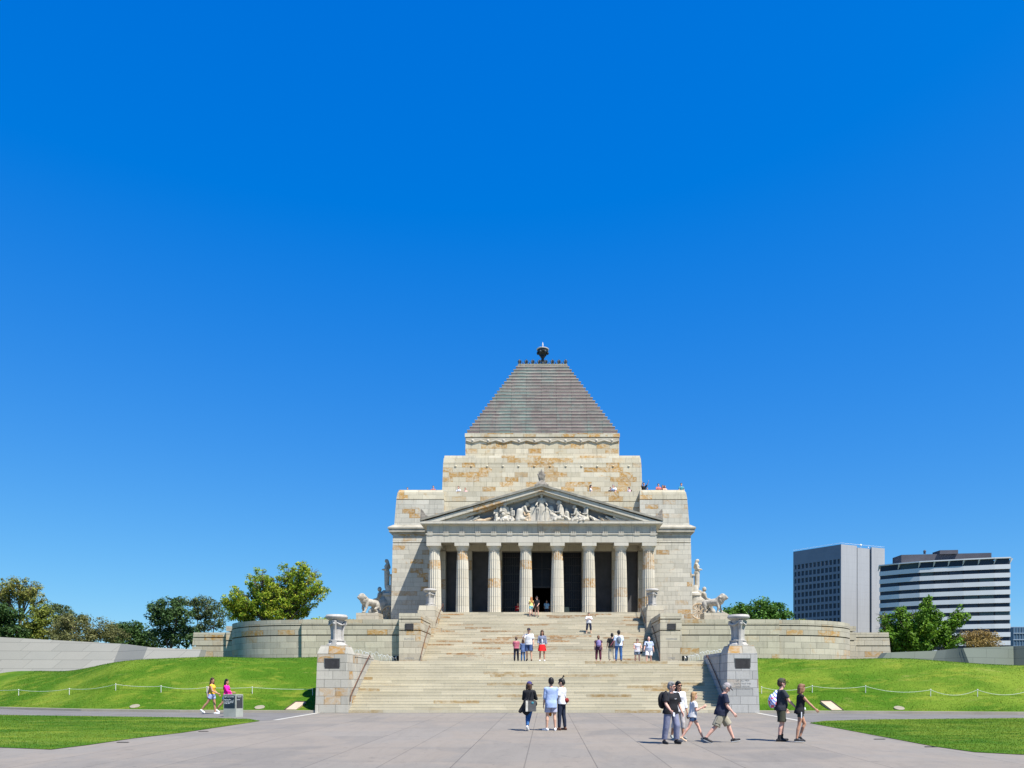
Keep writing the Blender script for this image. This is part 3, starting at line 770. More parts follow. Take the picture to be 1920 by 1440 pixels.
# ------------------------------------------------------------------ stairs and landings
def flight(name, x, y0, z0, n, rise, tread, mat, label):
    v = []; f = []; pts = [(y0, z0)]
    for i in range(n): pts += [(y0+i*tread, z0+(i+1)*rise), (y0+(i+1)*tread, z0+(i+1)*rise)]
    prof = [(y0, z0-.3)] + pts
    prof[-1] = (y0+n*tread-.001, z0+n*rise)
    # small nosing on every tread
    q = [prof[0], (y0, z0)]
    for i in range(n):
        a = y0+i*tread; zt = z0+(i+1)*rise; q += [(a, zt-.04), (a-.007, zt-.036), (a-.007, zt-.004), (a-.004, zt)]
        q.append((y0+(i+1)*tread, zt))
    m_ = len(q)
    for (yy, zz) in q: v += [(-x, yy, zz), (x, yy, zz)]
    for i in range(m_-1): f.append((2*i, 2*i+1, 2*i+3, 2*i+2))
    mb = MB().add(v, f)
    mb.add([(-x,y0,z0-.3),(x,y0,z0-.3),(x,y0+n*tread,z0-.3),(-x,y0+n*tread,z0-.3)], [(3,2,1,0)])
    return solo(name, mb, mat, (0, y0, z0), label, 'staircase')
flight('stone_stairs', 9.36, 39.62, 0.0, 18, .15, .30, S_STEP, 'wide lower flight of pale granite steps rising from the forecourt')
flight('stone_stairs', 8.82, 58.6, 2.7, 32, .1516, .325, S_STEP2, 'brown streaked upper flight of steps climbing to the columns')
mb = MB().box(-9.36, 9.36, 45.02, 58.59, 2.4, 2.6995).box(-10.94, -9.37, 45.4, 59.6, 2.2, 2.6995).box(9.37, 10.94, 45.4, 59.6, 2.2, 2.6995)
struct('landing', mb, S_STEP)

# ------------------------------------------------------------------ tripod urns
def urn(loc, label, s=1.0, turn=0.0):
    root = empty('tripod_urn', loc, label, 'urn', 'stone tripod urns on the stair pillars')
    L = Vector(loc); ox, oy, oz = loc
    def P(x, y, z):
        c, q = math.cos(turn), math.sin(turn); return (ox+s*(c*x-q*y), oy+s*(q*x+c*y), oz+s*z)
    pb = MB().lathe([(.50*s,0),(.50*s,.05*s),(.44*s,.09*s),(.38*s,.13*s),(.36*s,.21*s),(.40*s,.24*s),(.40*s,.28*s),(.30*s,.30*s)], loc, 12)
    for k in range(3):
        a = R(-60+120*k+90); pb.obox(P(.36*math.cos(a), .36*math.sin(a), .045), (s*.15*math.cos(a+turn), s*.15*math.sin(a+turn), 0), (-s*.13*math.sin(a+turn), s*.13*math.cos(a+turn), 0), (0,0,s*.045))
        pb.obox(P(.33*math.cos(a), .33*math.sin(a), .17), (s*.11*math.cos(a+turn), s*.11*math.sin(a+turn), 0), (-s*.10*math.sin(a+turn), s*.10*math.cos(a+turn), 0), (0,0,s*.10))
    part('base', pb, URN, root)
    part('stem', MB().lathe([(.27*s,.30*s),(.245*s,.5*s),(.27*s,.95*s),(.33*s,1.18*s),(.37*s,1.27*s)], loc, 16), URN, root, True)
    for k in range(3):
        a = R(-60+120*k+90); ca, sa = math.cos(a), math.sin(a)
        lg = MB(); pts = []; 
        for (r, z, w) in ((.30,.28,.09),(.29,.55,.085),(.31,.85,.09),(.35,1.05,.105),(.40,1.17,.125),(.42,1.27,.12)):
            pts.append((r, z, w))
        lg.taper([P(r*ca, r*sa, z) for r, z, w in pts], [w*s for r, z, w in pts], 6)
        lg.ell(P(.47*ca,.47*sa,1.10), (.07*s,.07*s,.08*s), nu=8, nv=6)
        part('leg', lg, URN, root, True)
        a2 = R(-60+120*(k+1)+90); sw = []
        for t in np.linspace(0, 1, 9):
            aa = a+(a2-a)*t; rr = .41 - .06*math.sin(math.pi*t); sw.append(P(rr*math.cos(aa), rr*math.sin(aa), 1.22-.17*math.sin(math.pi*t)))
        part('garland', MB().taper(sw, [.03*s]+[.05*s]*7+[.03*s], 6), URN, root, True)
    part('bowl', MB().lathe([(.34*s,1.27*s),(.42*s,1.31*s),(.52*s,1.36*s),(.555*s,1.41*s),(.56*s,1.46*s),(.53*s,1.49*s),(.52*s,1.54*s),(.49*s,1.56*s),(.40*s,1.545*s),(.0*s,1.50*s)], loc, 36, cap=False), URN, root, True, R(50))
    return root

# ------------------------------------------------------------------ front pillars with side walls
INCISED = m('incised_letters', (.31,.30,.28), .9)
TXT = {1: [('LET ALL MEN', .115, 1.40), ('KNOW THAT THIS', .095, 1.24), ('IS HOLY GROUND', .085, 1.11), ('THIS SHRINE ESTABLISHED IN', .075, .99)]}
for sg_, lb in ((-1, 'ochre stained granite pillar and side wall left of the lower stairs'), (1, 'pale grey granite pillar and side wall right of the lower stairs with faint inscription')):
    root = empty('stair_pillar', (sg_*10.15, 40.3, 0), lb, 'pillar')
    def bx(x0, x1, *a, **k): return (min(sg_*x0, sg_*x1), max(sg_*x0, sg_*x1))
    def B(mb, x0, x1, y0, y1, z0, z1, ix=0, iy=0, iyb=0): mb.tbox(*bx(x0, x1), y0, y1, z0, z1, ix, iy, iyb)
    mb = MB(); B(mb, 9.33, 10.97, 39.47, 41.25, -.3, .40, .01, .01); B(mb, 9.345, 10.955, 39.49, 41.23, .40, 2.96, .075, .09, .02)
    PM = S_PIL if sg_ < 0 else S_PIL2; part('shaft', mb, PM, root)
    mb = MB(); B(mb, 9.42, 10.88, 39.58, 41.2, 2.96, 3.20, .07, .08, .08); B(mb, 9.50, 10.80, 39.68, 41.1, 3.20, 3.36, .06, .06, .06)
    part('coping', mb, S_PIL, root)
    mb = MB(); B(mb, 9.345, 9.86, 41.22, 45.35, -.3, 2.84, .01); part('side_wall', mb, PM, root)
    mb = MB(); B(mb, 9.335, 9.88, 41.19, 45.38, 2.84, 3.04, .04, 0, .05); part('wall_coping', mb, PM, root)
    pq = part('plaque', MB().box(sg_*10.15-.36, sg_*10.15+.36, 39.545, 39.60, 2.20, 2.68), BRONZE, root)
    part('plaque_rim', MB().box(sg_*10.15-.40, sg_*10.15+.40, 39.553, 39.60, 2.165, 2.20).box(sg_*10.15-.40, sg_*10.15+.40, 39.566, 39.62, 2.68, 2.715).box(sg_*10.15-.40, sg_*10.15-.36, 39.555, 39.62, 2.20, 2.68).box(sg_*10.15+.36, sg_*10.15+.40, 39.555, 39.62, 2.20, 2.68), m('aged_plaque_rim', (.12,.13,.12), .6), root)
    if sg_ > 0:
        for t, sz, zz in TXT[1]:
            yy = 39.49 + .09*(zz-.40)/2.56 - .002
            words('inscription', t, sz, (sg_*10.15, yy-.001, zz+.22), INCISED, root, (R(90-2),0,0), .002)
    hx = sg_*9.29
    hr = MB().taper([(hx,39.72,.55),(hx,39.8,.86),(hx,42.2,2.12),(hx,44.1,3.02),(hx,44.3,2.9)], [.028]*5, 8)
    for (yy, zz) in ((40.4,1.17),(42.2,2.12),(43.6,2.78)): hr.cap((hx,yy,zz-.02), (sg_*9.345,yy,zz-.06), .018, .018, 6)
    part('handrail', hr, RAIL, root, True)
    urn((sg_*10.15, 40.4, 3.36), 'grey stone tripod urn on the front pillar to the %s' % ('left of the lower stairs' if sg_ < 0 else 'right of the lower stairs'))

def spray_mat():
    g = G('white_water_spray'); b = g.n('ShaderNodeBsdfDiffuse'); b.inputs[0].default_value = (.8,.83,.85,1); t = g.n('ShaderNodeBsdfTransparent'); x = g.n('ShaderNodeMixShader')
    g.set(x.inputs[0], g.rng(g.noise(22, 2, g.obj()), .4, .6, .15, .75)); g.t.links.new(t.outputs[0], x.inputs[1]); g.t.links.new(b.outputs[0], x.inputs[2]); g.t.links.new(x.outputs[0], g.out.inputs[0]); return g.m
# ------------------------------------------------------------------ terrace walls, pylons
def band_wall(mb, gaps, top, fn):
    """stack of courses with deep dark recesses at the heights in gaps"""
    z = 2.2
    for g in gaps: fn(mb, z, g-.042, 0.0); fn(mb, g-.042, g+.042, .22); z = g+.042
    fn(mb, z, top, 0.0)
for sg_, side in ((-1, 'left'), (1, 'right')):
    def bx(x0, x1): return (min(sg_*x0, sg_*x1), max(sg_*x0, sg_*x1))
    root = empty('stair_pylon', (sg_*9.6, 61.5, 2.7), 'granite pylon with dark plaque, %s' % ('beside the pink shirted child' if sg_ < 0 else 'beside the man in grey shirt and white shorts'), 'pylon', 'pylons beside the upper stairs')
    mb = MB()
    def fn(mb, z0, z1, r):
        x0, x1 = bx(8.83+r, 10.42-r); mb.tbox(x0, x1, 58.95+r, 64.3, z0, z1, .0)
    band_wall(mb, [5.36, 6.18], 6.62, fn); part('block', mb, S_TERR, root)
    part('plaque', MB().box(sg_*9.66-.31, sg_*9.66+.31, 58.90, 58.96, 5.40, 5.86), BRONZE, root)
    words('inscription', {-1:'RUMANI',1:'MESSINES'}[sg_], .2, (sg_*9.66, 58.945, 4.72), INCISED, root, depth=.003)
    words('inscription', {-1:'AMIENS',1:'YPRES'}[sg_], .2, (sg_*9.66, 58.945, 3.3), INCISED, root, depth=.003)
    hx = sg_*8.77
    hr = MB().taper([(hx,58.7,3.1),(hx,58.8,3.55),(hx,60.8,4.85),(hx,63.1,6.0),(hx,63.4,5.85)], [.03]*5, 8)
    for (yy, zz) in ((59.6,4.07),(61.4,5.15),(62.7,5.8)): hr.cap((hx,yy,zz-.02), (sg_*8.83,yy,zz-.06), .02, .02, 6)
    part('handrail', hr, RAIL, root, True)
    # upper pedestal
    root = empty('stair_pedestal', (sg_*9.2, 66.5, 5.2), 'square granite pedestal at the top of the upper stairs, %s' % ('left of the first column' if sg_ < 0 else 'right of the last column'), 'pedestal', 'pedestals at the top of the stairs')
    mb = MB(); x0, x1 = bx(8.48, 9.95); mb.tbox(x0, x1, 64.32, 69.9, 3.0, 7.35, .03, .03); part('block', mb, S_TERR, root)
    mb = MB(); x0, x1 = bx(8.56, 9.87); mb.tbox(x0, x1, 64.42, 69.8, 7.35, 7.72, .06, .06); part('coping', mb, S_TERR, root)
    hx = sg_*8.42
    part('handrail', MB().taper([(hx,64.4,6.3),(hx,65.0,6.7),(hx,68.6,8.3),(hx,68.8,7.6)], [.03]*4, 8), RAIL, root, True)
    urn((sg_*9.2, 66.2, 7.72), 'grey stone tripod urn on the upper pedestal %s' % ('before the leftmost column' if sg_ < 0 else 'before the rightmost column'), .98)
    # straight + curved terrace wall
    root = empty('terrace_wall', (sg_*14, 60, 2.7), 'long granite terrace wall with curved end %s' % ('below the yellow-green tree' if sg_ < 0 else 'below the grey office tower'), 'terrace wall', 'terrace walls')
    mb = MB()
    def fn(mb, z0, z1, r):
        x0, x1 = bx(10.40, 17.8); mb.tbox(x0, x1, 59.6+r, 60.7, z0, z1, 0)
    band_wall(mb, [5.05, 5.79], 6.22, fn); part('straight_section', mb, S_TERR, root)
    mb = MB(); cx, cy, rad = 17.8, 67.75, 7.8
    def fn(mb, z0, z1, r):
        n = 40; v = []; f = []
        for i in range(n+1):
            a = R(-90) + R(95)*i/n
            for rr in (rad-r, rad-1.0):
                for z in (z0, z1): v.append((sg_*(cx+rr*math.cos(a)), cy+rr*math.sin(a), z))
        for i in range(n):
            b = 4*i; f += [(b, b+4, b+5, b+1), (b+1, b+5, b+7, b+3), (b+3, b+7, b+6, b+2), (b+2, b+6, b+4, b)]
        f += [(0,1,3,2), (4*n, 4*n+2, 4*n+3, 4*n+1)]
        mb.add(v, f)
    band_wall(mb, [5.05, 5.79], 6.22, fn); part('curved_section', mb, S_CURV, root)
    # recess with spout at the foot
    part('spout_recess', MB().box(*bx(10.50, 10.98), 59.57, 59.62, 3.17, 3.50), m('black_recess', (.01,.012,.012), .6), root)
    part('spout', MB().taper([(sg_*10.73,59.55,3.12),(sg_*10.73,59.5,3.32),(sg_*(10.73),59.42,3.42),(sg_*10.78,59.3,3.30)], [.02,.03,.045,.02], 6), WHITE, root, True)
    root = empty('terrace_wall', (sg_*27, 66.5, 2.2), 'short low granite wall with stepped pier beyond the %s curved terrace end' % ('left' if sg_ < 0 else 'right'), 'terrace wall', 'terrace walls')
    mb = MB()
    def fn(mb, z0, z1, r):
        x0, x1 = bx(25.9, 29.1+.05-(z0-2.2)*.1); 
        lo, hi = (x0+r, x1) if sg_ < 0 else (x0, x1-r)
        mb.add([(lo,66.3+r,z0),(hi,66.3+r,z0),(hi,67.3,z0),(lo,67.3,z0),
                (lo+(.1*(z1-z0) if sg_<0 else 0),66.3+r,z1),(hi-(.1*(z1-z0) if sg_>0 else 0),66.3+r,z1),(hi-(.1*(z1-z0) if sg_>0 else 0),67.3,z1),(lo+(.1*(z1-z0) if sg_<0 else 0),67.3,z1)],
               [(3,2,1,0),(4,5,6,7),(0,1,5,4),(1,2,6,5),(2,3,7,6),(3,0,4,7)])
    band_wall(mb, [4.55, 5.25], 5.66, fn); part('wall', mb, S_TERR, root)
    mb = MB()
    def fn(mb, z0, z1, r): x0, x1 = bx(24.4+r, 25.95-r); mb.tbox(x0, x1, 65.9+r, 67.4, z0, z1)
    band_wall(mb, [4.95, 5.7], 6.16, fn); part('pier', mb, S_TERR, root)
    # pool with jets
    xc = sg_*10.4
    root = empty('fountain', (xc, 51, 2.7), 'row of small white water jets behind the %s front pillar' % side, 'fountain', 'water jet pools')
    part('pool_rim', MB().box(*bx(9.9, 10.92), 45.4, 57.6, 2.70, 2.86), S_TERR, root)
    part('pool_kerb', MB().box(*bx(10.925, 11.06), 44.0, 59.55, 2.0, 3.02), S_TERR, root)
    part('water', MB().box(*bx(10.0, 10.8), 45.5, 57.5, 2.862, 2.875), m('pool_water', (.25,.33,.33), .08, spec=.6), root)
    JET = spray_mat()
    for i in range(13):
        yy = 45.9+i*.86 + random.uniform(-.12,.12); ht = random.uniform(.48,.66)*(1-.012*i)
        j = MB(); pts = []
        for t in np.linspace(0, 1, 8): pts.append((xc + sg_*(-.0)+sg_*.22*(t-.5), yy, 2.86+ht*(1-(2*t-.9)**2 if t > .05 else .3)))
        pts = [(xc-sg_*.16, yy, 2.87), (xc-sg_*.13, yy, 2.87+ht*.6), (xc-sg_*.06, yy, 2.87+ht*.93), (xc+sg_*.03, yy, 2.87+ht), (xc+sg_*.11, yy, 2.87+ht*.88), (xc+sg_*.16, yy, 2.87+ht*.5), (xc+sg_*.18, yy, 2.88)]
        j.taper(pts, [.003,.005,.010,.014,.009,.004,.002], 4)
        for q in range(3): j.ell((xc+random.uniform(-.12,.2)*sg_, yy+random.uniform(-.08,.08), 2.87+ht*random.uniform(.6,1.02)), (.010,.010,.010), nu=6, nv=4)
        part('water_jet', j, JET, root, True)
mb = MB().box(-17.9, -10.0, 60.6, 69.5, 1, 5.2).box(10.0, 17.9, 60.6, 69.5, 1, 5.2).box(-25, 25, 69.5, 112, 1, 5.19)
solo('terrace', mb, S_TERR, (0, 80, 1), 'granite terrace platform under the memorial', 'terrace')

# ------------------------------------------------------------------ the memorial
sh = empty('war_memorial', (0, 92.4, 5.2), 'large pale granite memorial with eight columned portico and stepped pyramid roof', 'memorial')
part('podium', MB().box(-10.6, 10.6, 69.0, 92, 5.2, 7.55).box(-10.9,-8.0,64.5,69.1,5.2,5.9).box(8.0,10.9,64.5,69.1,5.2,5.9), S_TERR, sh)
CXS = [-9.62,-7.12,-4.26,-1.42,1.42,4.26,7.12,9.62]
for i, x in enumerate(CXS):
    prof = [(.600,0),(.598,.8),(.585,1.9),(.565,3.0),(.540,4.1),(.512,5.0),(.480,5.75)]
    c = part('column', MB().lathe(prof, (x,72,7.55), 100, flute=20, fd=.11), S_COL, sh)
    cb = MB().lathe([(.485,5.75),(.49,5.80),(.50,5.86),(.53,5.95),(.585,6.06),(.62,6.13),(.62,6.16)], (x,72,7.55), 40)
    cp = part('capital', cb, S_ENT, c, True, R(30)); part('abacus', MB().box(x-.645, x+.645, 71.355, 72.645, 13.71, 13.998), S_ENT, c)
for x in CXS:
    part('pilaster', MB().box(x-.46, x+.46, 76.0, 77.0, 7.552, 14.0), S_ENT, sh)
# entablature
en = part('architrave', MB().box(-10.27, 10.27, 71.36, 72.64, 14.0, 14.72).box(-10.27, -9.1, 72.64, 76.0, 14.0, 14.72).box(9.1, 10.27, 72.64, 76.0, 14.0, 14.72).box(-9.1, 9.1, 76.02, 77.2, 14.003, 14.95), S_ENT, sh)
tb = MB().box(-10.33, 10.33, 71.30, 71.9, 14.72, 14.81)
for k in range(-7, 8): tb.box(k*1.42-.25, k*1.42+.25, 71.31, 71.36, 14.64, 14.72)
part('taenia', tb, S_ENT, en)
fr = part('frieze', MB().box(-10.25, 10.25, 71.40, 72.64, 14.81, 15.52).box(-10.25,-9.1,72.64,76,14.81,15.52).box(9.1,10.25,72.64,76,14.81,15.52), S_ENT, sh)
for k in range(-7, 8):
    tg = MB()
    for q in (-.16, 0, .16): tg.box(k*1.42+q-.055, k*1.42+q+.055, 71.30, 71.40, 14.82, 15.44)
    tg.box(k*1.42-.23, k*1.42+.23, 71.31, 71.40, 15.44, 15.515); part('triglyph', tg, S_ENT, fr)
cb = MB().box(-10.42, 10.42, 71.27, 77, 15.52, 15.60).box(-10.78, 10.78, 71.02, 77, 15.64, 15.86)
for k in range(-15, 16): cb.box(k*.70-.2, k*.70+.2, 71.08, 71.27, 15.57, 15.64)
cb.box(-10.70, 10.70, 71.06, 71.28, 15.60, 15.64)
part('cornice', cb, S_ENT, sh)
WEATH = plain('weathered_cornice_granite', (.20,.19,.155), .9, .25, 1.5, c2=(.33,.31,.26), bump=.3)
slope = (18.92-15.86)/10.78
pd = part('pediment', MB().prism([(-10.0,15.86),(10.0,15.86),(0,15.86+10*slope)], 72.0, 77), plain('shaded_tympanum_granite', (.24,.245,.25), .85, .12, 1.5, c2=(.31,.305,.295), bump=.2), sh)  # shade of the recess put into the tympanum's darker colour
for s in (-1, 1):
    def pts(o0, o1, e=10.78): return [(s*e, 15.86+o0-.0), (0, 15.86+e*slope+o0), (0, 15.86+e*slope+o1), (s*(e), 15.86+o1)]
    th = .20; WST = S_ENT
    a0_ = MB().prism([(s*10.80,15.865),(0,15.865+10.80*slope),(0,15.865+10.80*slope+.20),(s*10.80,16.02)], 70.96, 77); part('sima', a0_, WEATH, pd); a = MB()
    a.prism([(s*10.3,15.872),(s*9.1,15.87),(0,15.863+10.80*slope-.36),(0,15.863+10.80*slope-.002)], 71.08, 76.9)     # corona
    a.prism([(s*9.0,15.874),(s*8.1,15.872),(0,15.86+10.80*slope-.56),(0,15.86+10.80*slope-.37)], 71.35, 76.8)     # bed mould
    part('raking_cornice', a, S_ENT, pd)
WEATH2 = plain('weathered_flank_cornice', (.30,.275,.215), .9, .2, 1.2, c2=(.42,.39,.32), bump=.3)
# roof terrace tiers
for s, side in ((-1,'left'), (1,'right')):
    def bx(x0, x1): return (min(s*x0, s*x1), max(s*x0, s*x1))
    def half(mb, xin, xo0, xo1, y0, y1, yb, z0, z1):
        """wall whose outer face and front face lean in"""
        v = [(s*xin,y0,z0),(s*xo0,y0,z0),(s*xo0,yb,z0),(s*xin,yb,z0),(s*xin,y1,z1),(s*xo1,y1,z1),(s*xo1,yb,z1),(s*xin,yb,z1)]
        mb.add(v, [(3,2,1,0),(4,5,6,7),(0,1,5,4),(1,2,6,5),(2,3,7,6),(3,0,4,7)])
    mb = MB(); half(mb, 10.1, 14.20, 14.0, 75.0, 75.1, 109, 5.2, 14.6); half(mb, 10.3, 13.85, 13.83, 75.28, 75.29, 109, 14.6, 14.68); half(mb, 10.1, 14.0, 13.98, 75.1, 75.12, 109, 14.68, 15.45)
    fw = part('flank_wall', mb, S_FLANK, sh)
    mb = MB().box(*bx(9.9, 14.12), 75.02, 109, 15.45, 15.58).box(*bx(9.85, 14.32), 74.87, 109, 15.62, 15.92).box(*bx(9.9, 14.2), 74.95, 109, 15.58, 15.62).box(*bx(9.8, 14.42), 74.80, 109, 15.92, 16.05)
    v = MB(); mb.add([(s*9.8,74.80,16.05),(s*14.42,74.80,16.05),(s*14.42,109,16.05),(s*9.8,109,16.05),(s*9.8,75.1,16.32),(s*13.95,75.1,16.32),(s*13.95,109,16.32),(s*9.8,109,16.32)], [(3,2,1,0),(4,5,6,7),(0,1,5,4),(1,2,6,5),(2,3,7,6),(3,0,4,7)])
    part('flank_cornice', mb, WEATH2, fw)
    mb = MB(); half(mb, 9.22, 13.86, 13.68, 75.12, 75.22, 109, 16.3, 18.70); part('flank_upper_wall', mb, S_FLANK, fw)
    mb = MB().box(*bx(9.27, 13.62), 75.28, 75.8, 18.7, 18.76)
    half(mb, 9.22, 13.68, 13.56, 75.22, 75.27, 75.85, 18.76, 19.42); half(mb, 9.27, 13.52, 13.42, 75.27, 75.36, 75.85, 19.42, 19.66)
    mb.box(*bx(13.1, 13.6), 75.85, 109, 18.7, 19.5)
    part('flank_parapet', mb, S_ATTIC, fw)
mb = MB().box(-9.3, 9.3, 75.85, 109, 15.0, 18.64).box(-9.3, 9.3, 75.90, 76.4, 18.64, 18.70).box(-9.3, 9.3, 75.84, 76.45, 18.70, 19.62)
part('centre_parapet', mb, S_ATTIC, sh)
mb = MB().tbox(-10.38, 10.38, 82.2, 102.6, 18.64, 24.0, .17, .17, .17).box(-10.17, 10.17, 82.42, 102.4, 24.0, 24.06).tbox(-10.20, 10.20, 82.38, 102.4, 24.06, 24.62, .05, .05, .05).tbox(-10.13, 10.13, 82.46, 102.3, 24.62, 24.92, .06, .06, .06)
for k in range(12): mb.ell(((k-5.5)*1.62, 82.36, 23.78), (.13,.09,.11), nu=10, nv=6)
part('attic', mb, S_ATTIC, sh)
mb = MB().box(-8.10, 8.10, 84.3, 100.5, 24.9, 27.30).box(-8.04, 8.04, 84.38, 100.4, 27.30, 27.38).box(-8.16, 8.16, 84.22, 100.6, 27.38, 27.76)
dr = part('pyramid_base', mb, S_ATTIC, sh)
SWAG = plain('carved_frieze_stone', (.42,.36,.25), .85, .2, .6, c2=(.46,.43,.36), bump=.2)
ga = MB()
for k in range(10):
    x = (k-4.5)*1.63
    part('rosette', MB().ell((x, 84.24, 26.98), (.17,.10,.17), nu=14, nv=8).ell((x, 84.16, 26.98), (.07,.06,.07), nu=8, nv=6), STAT, dr, True)
for k in range(-1, 10):
    x0 = (k-4.5)*1.63; x1 = x0+1.63; P = []
    for t in np.linspace(0, 1, 17):
        x = x0+(x1-x0)*t
        if abs(x) > 8.05: continue
        P.append((x, 84.26, 26.74 + .24*math.sin(math.pi*t)**.7 + .06*math.cos(t*4*math.pi)*.5))
    if len(P) > 2:
        part('garland', MB().taper(P, [.085]*len(P), 8), SWAG, dr, True)
        part('frieze_relief', MB().add([(p[0], 84.262, p[2]) for p in P]+[(p[0], 84.262, 27.29) for p in P]+[(p[0], 84.31, p[2]) for p in P]+[(p[0], 84.31, 27.29) for p in P], [(i, i+1, len(P)+i+1, len(P)+i) for i in range(len(P)-1)]+[(2*len(P)+i+1, 2*len(P)+i, 3*len(P)+i, 3*len(P)+i+1) for i in range(len(P)-1)]), SWAG, dr, fix=False)
# pyramid
def copper_mat():
    g = G('patinated_copper_roof'); P = g.sep(g.geo()); pos = g.geo(); N = g.sep(g.geo('True Normal'))
    side = g.m_('GREATER_THAN', g.m_('ABSOLUTE', N[0]), .7)
    u = g.m_('ADD', g.m_('MULTIPLY', P[1], side), g.m_('MULTIPLY', P[0], g.m_('SUBTRACT', 1.0, side)))
    uu = g.m_('DIVIDE', g.m_('ADD', u, .12), 1.63); c = g.m_('FLOOR', uu); row = g.m_('FLOOR', g.m_('DIVIDE', g.m_('SUBTRACT', P[2], 27.76), .4333))
    cell = g.sep(g.wn(g.comb(c, row, 1.0))['Color']); fu = g.m_('MULTIPLY', g.m_('FRACT', uu), 1.63)
    j = g.rng(g.m_('MINIMUM', fu, g.m_('SUBTRACT', 1.63, fu)), .02, .035, 1, 0)
    colm = g.wn(g.comb(c, 5.0, 2.0))[0]
    n1 = g.noise(.28, 4, g.mul(pos, (1.6,1,.55)), .65, .6)
    cen = g.m_('MULTIPLY', g.m_('SUBTRACT', 1.0, g.m_('MINIMUM', g.m_('DIVIDE', g.m_('ABSOLUTE', g.m_('ADD', P[0], 2.1)), 4.2), 1.0)), .22)
    gr = g.rng(g.m_('ADD', g.m_('ADD', n1, cen), g.m_('ADD', g.m_('MULTIPLY', g.m_('SUBTRACT', cell[0], .5), .14), g.m_('MULTIPLY', g.m_('SUBTRACT', colm, .5), .12))), .48, .70, 0, 1)
    c1 = g.mix(cell[1], (.165,.128,.117), (.208,.165,.150)); c2 = g.mix(cell[2], (.155,.195,.17), (.20,.24,.205))
    cc = g.mix(gr, c1, c2)
    st = g.rng(g.noise(3, 4, g.mul(pos, (3,3,.2)), .7), .35, .65, .90, 1.05)
    k = g.m_('MULTIPLY', st, g.rng(j, 0, 1, 1, .6))
    return g.done(g.mix(1.0, cc, g.comb(k,k,k), 'MULTIPLY'), .7, j, .3, .02, .4)
COPPER = copper_mat(); LIP_M = plain('sunlit_roof_nosing', (.33,.29,.24), .8, .3, .8, c2=(.46,.42,.35))  # light caught by the step lips put into their paler colour
py = MB(); lp = MB(); n = 21
for i in range(n):
    w = 7.93 - i*(7.93-2.72)/n; z0 = 27.76+i*.4333; z1 = z0+.4333
    py.box(-w, w, 92.4-w, 92.4+w, z0-.01, z1-.05); lp.box(-w-.03, w+.03, 92.4-w-.03, 92.4+w+.03, z1-.075, z1)
pr = part('pyramid_roof', py, COPPER, sh); part('step_nosing', lp, LIP_M, pr)
zt = 27.76+n*.4333
cr = part('roof_crown', MB().box(-2.80, 2.80, 89.60, 95.2, zt, zt+.26), DSTONE, sh); part('crown_ledge', MB().box(-2.72, 2.72, 89.68, 95.12, zt+.26, zt+.38), plain('lichen_stone', (.30,.29,.20), .9, .3, 3), cr)
def palm(mb, x, y, z, w, h, ax=0, sp=.48):
    for q in (-2,-1,0,1,2):
        a = q*sp; L = h*(.95-.13*abs(q)); dx = math.sin(a)*L*.42; dz = math.cos(a)*L*.55
        c = (x+dx, y, z+h*.22+dz) if ax == 0 else (x, y+dx, z+h*.22+dz)
        rot = (ry(a) if ax == 0 else rx(-a)); mb.ell(c, (w*.15, .05+w*.04, L*.42) if ax == 0 else (.05, w*.15, L*.42), rot, 8, 6)
    mb.ell((x, y, z+h*.12), (w*.42, w*.2, h*.16) if ax == 0 else (w*.2, w*.42, h*.16), nu=8, nv=6)
for side in range(4):
    for k in range(8):
        t = (k-3.5)*.735; a = side*90
        c, s_ = round(math.cos(R(a))), round(math.sin(R(a)))
        x, y = (t*c + 2.62*s_), 92.4 + (-2.62*c + t*s_)
        mb = MB(); palm(mb, x, y, zt+.38, .46, .5, side % 2); part('antefix', mb, DSTONE if side else COPPERD, cr, True)
for k in range(7):
    t = (k-3)*.735; part('bead', MB().lathe([(.06,0),(.07,.12),(.05,.2),(.02,.26)], (t, 89.78, zt+.38), 8), COPPERD, cr, True)
for s in (-1,1): part('scroll', MB().lathe([(.9,0),(.6,.25),(.3,.4),(.1,.45)], (s*.6, 91.9, zt+.38), 16), plain('lichen_stone_scroll', (.28,.25,.18), .9, .3, 3), cr, True)
zc = 40.02
fn_ = part('finial', MB().lathe([(.30,37.1),(.20,38.2),(.17,38.6),(.24,38.68),(.17,38.76),(.17,39.0),(.28,39.08),(.22,39.2),(.26,39.4),(.36,39.55),(.52,39.62),(.62,39.66),(.64,39.93)], (0,92.4,0), 24), COPPERD, sh, True, R(40))
for k in range(6):
    a = R(60*k); part('volute', MB().ell((.54*math.cos(a), 92.4+.54*math.sin(a), 39.55), (.17,.17,.2), nu=10, nv=8), COPPERD, fn_, True)
part('bowl', MB().lathe([(.45,39.85),(.70,39.93),(.72,40.0),(.66,40.04),(0,40.03)], (0,92.4,0), 28, cap=False), m('white_stone_dish', (.60,.56,.52), .7), fn_, True, R(40))
part('flame', MB().lathe([(.12,40.03),(.17,40.12),(.13,40.22),(.05,40.27),(.07,40.45),(.08,40.55),(.04,40.7),(.01,40.85)], (0,92.4,0), 12), m('white_flame_stone', (.62,.58,.54), .7), fn_, True)
# antefixes on the pediment
ap = MB(); palm(ap, 0, 71.35, 19.2, .75, 1.2, 0, .26); ap.ell((0,71.4,19.85), (.30,.10,.52)); ap.box(-.62, .62, 71.0, 71.6, 19.0, 19.12); ap.tbox(-.55,.55,71.05,71.5,19.1,19.4,.25,.1,.1)
part('antefix', ap, DSTONE, pd, True)
for s in (-1, 1):
    ap = MB().prism([(s*10.78,16.0),(s*10.72,16.95),(s*10.5,16.75),(s*10.3,16.4),(s*9.95,16.22),(s*9.95,16.1)], 71.0, 71.3); part('antefix', ap, DSTONE, pd)
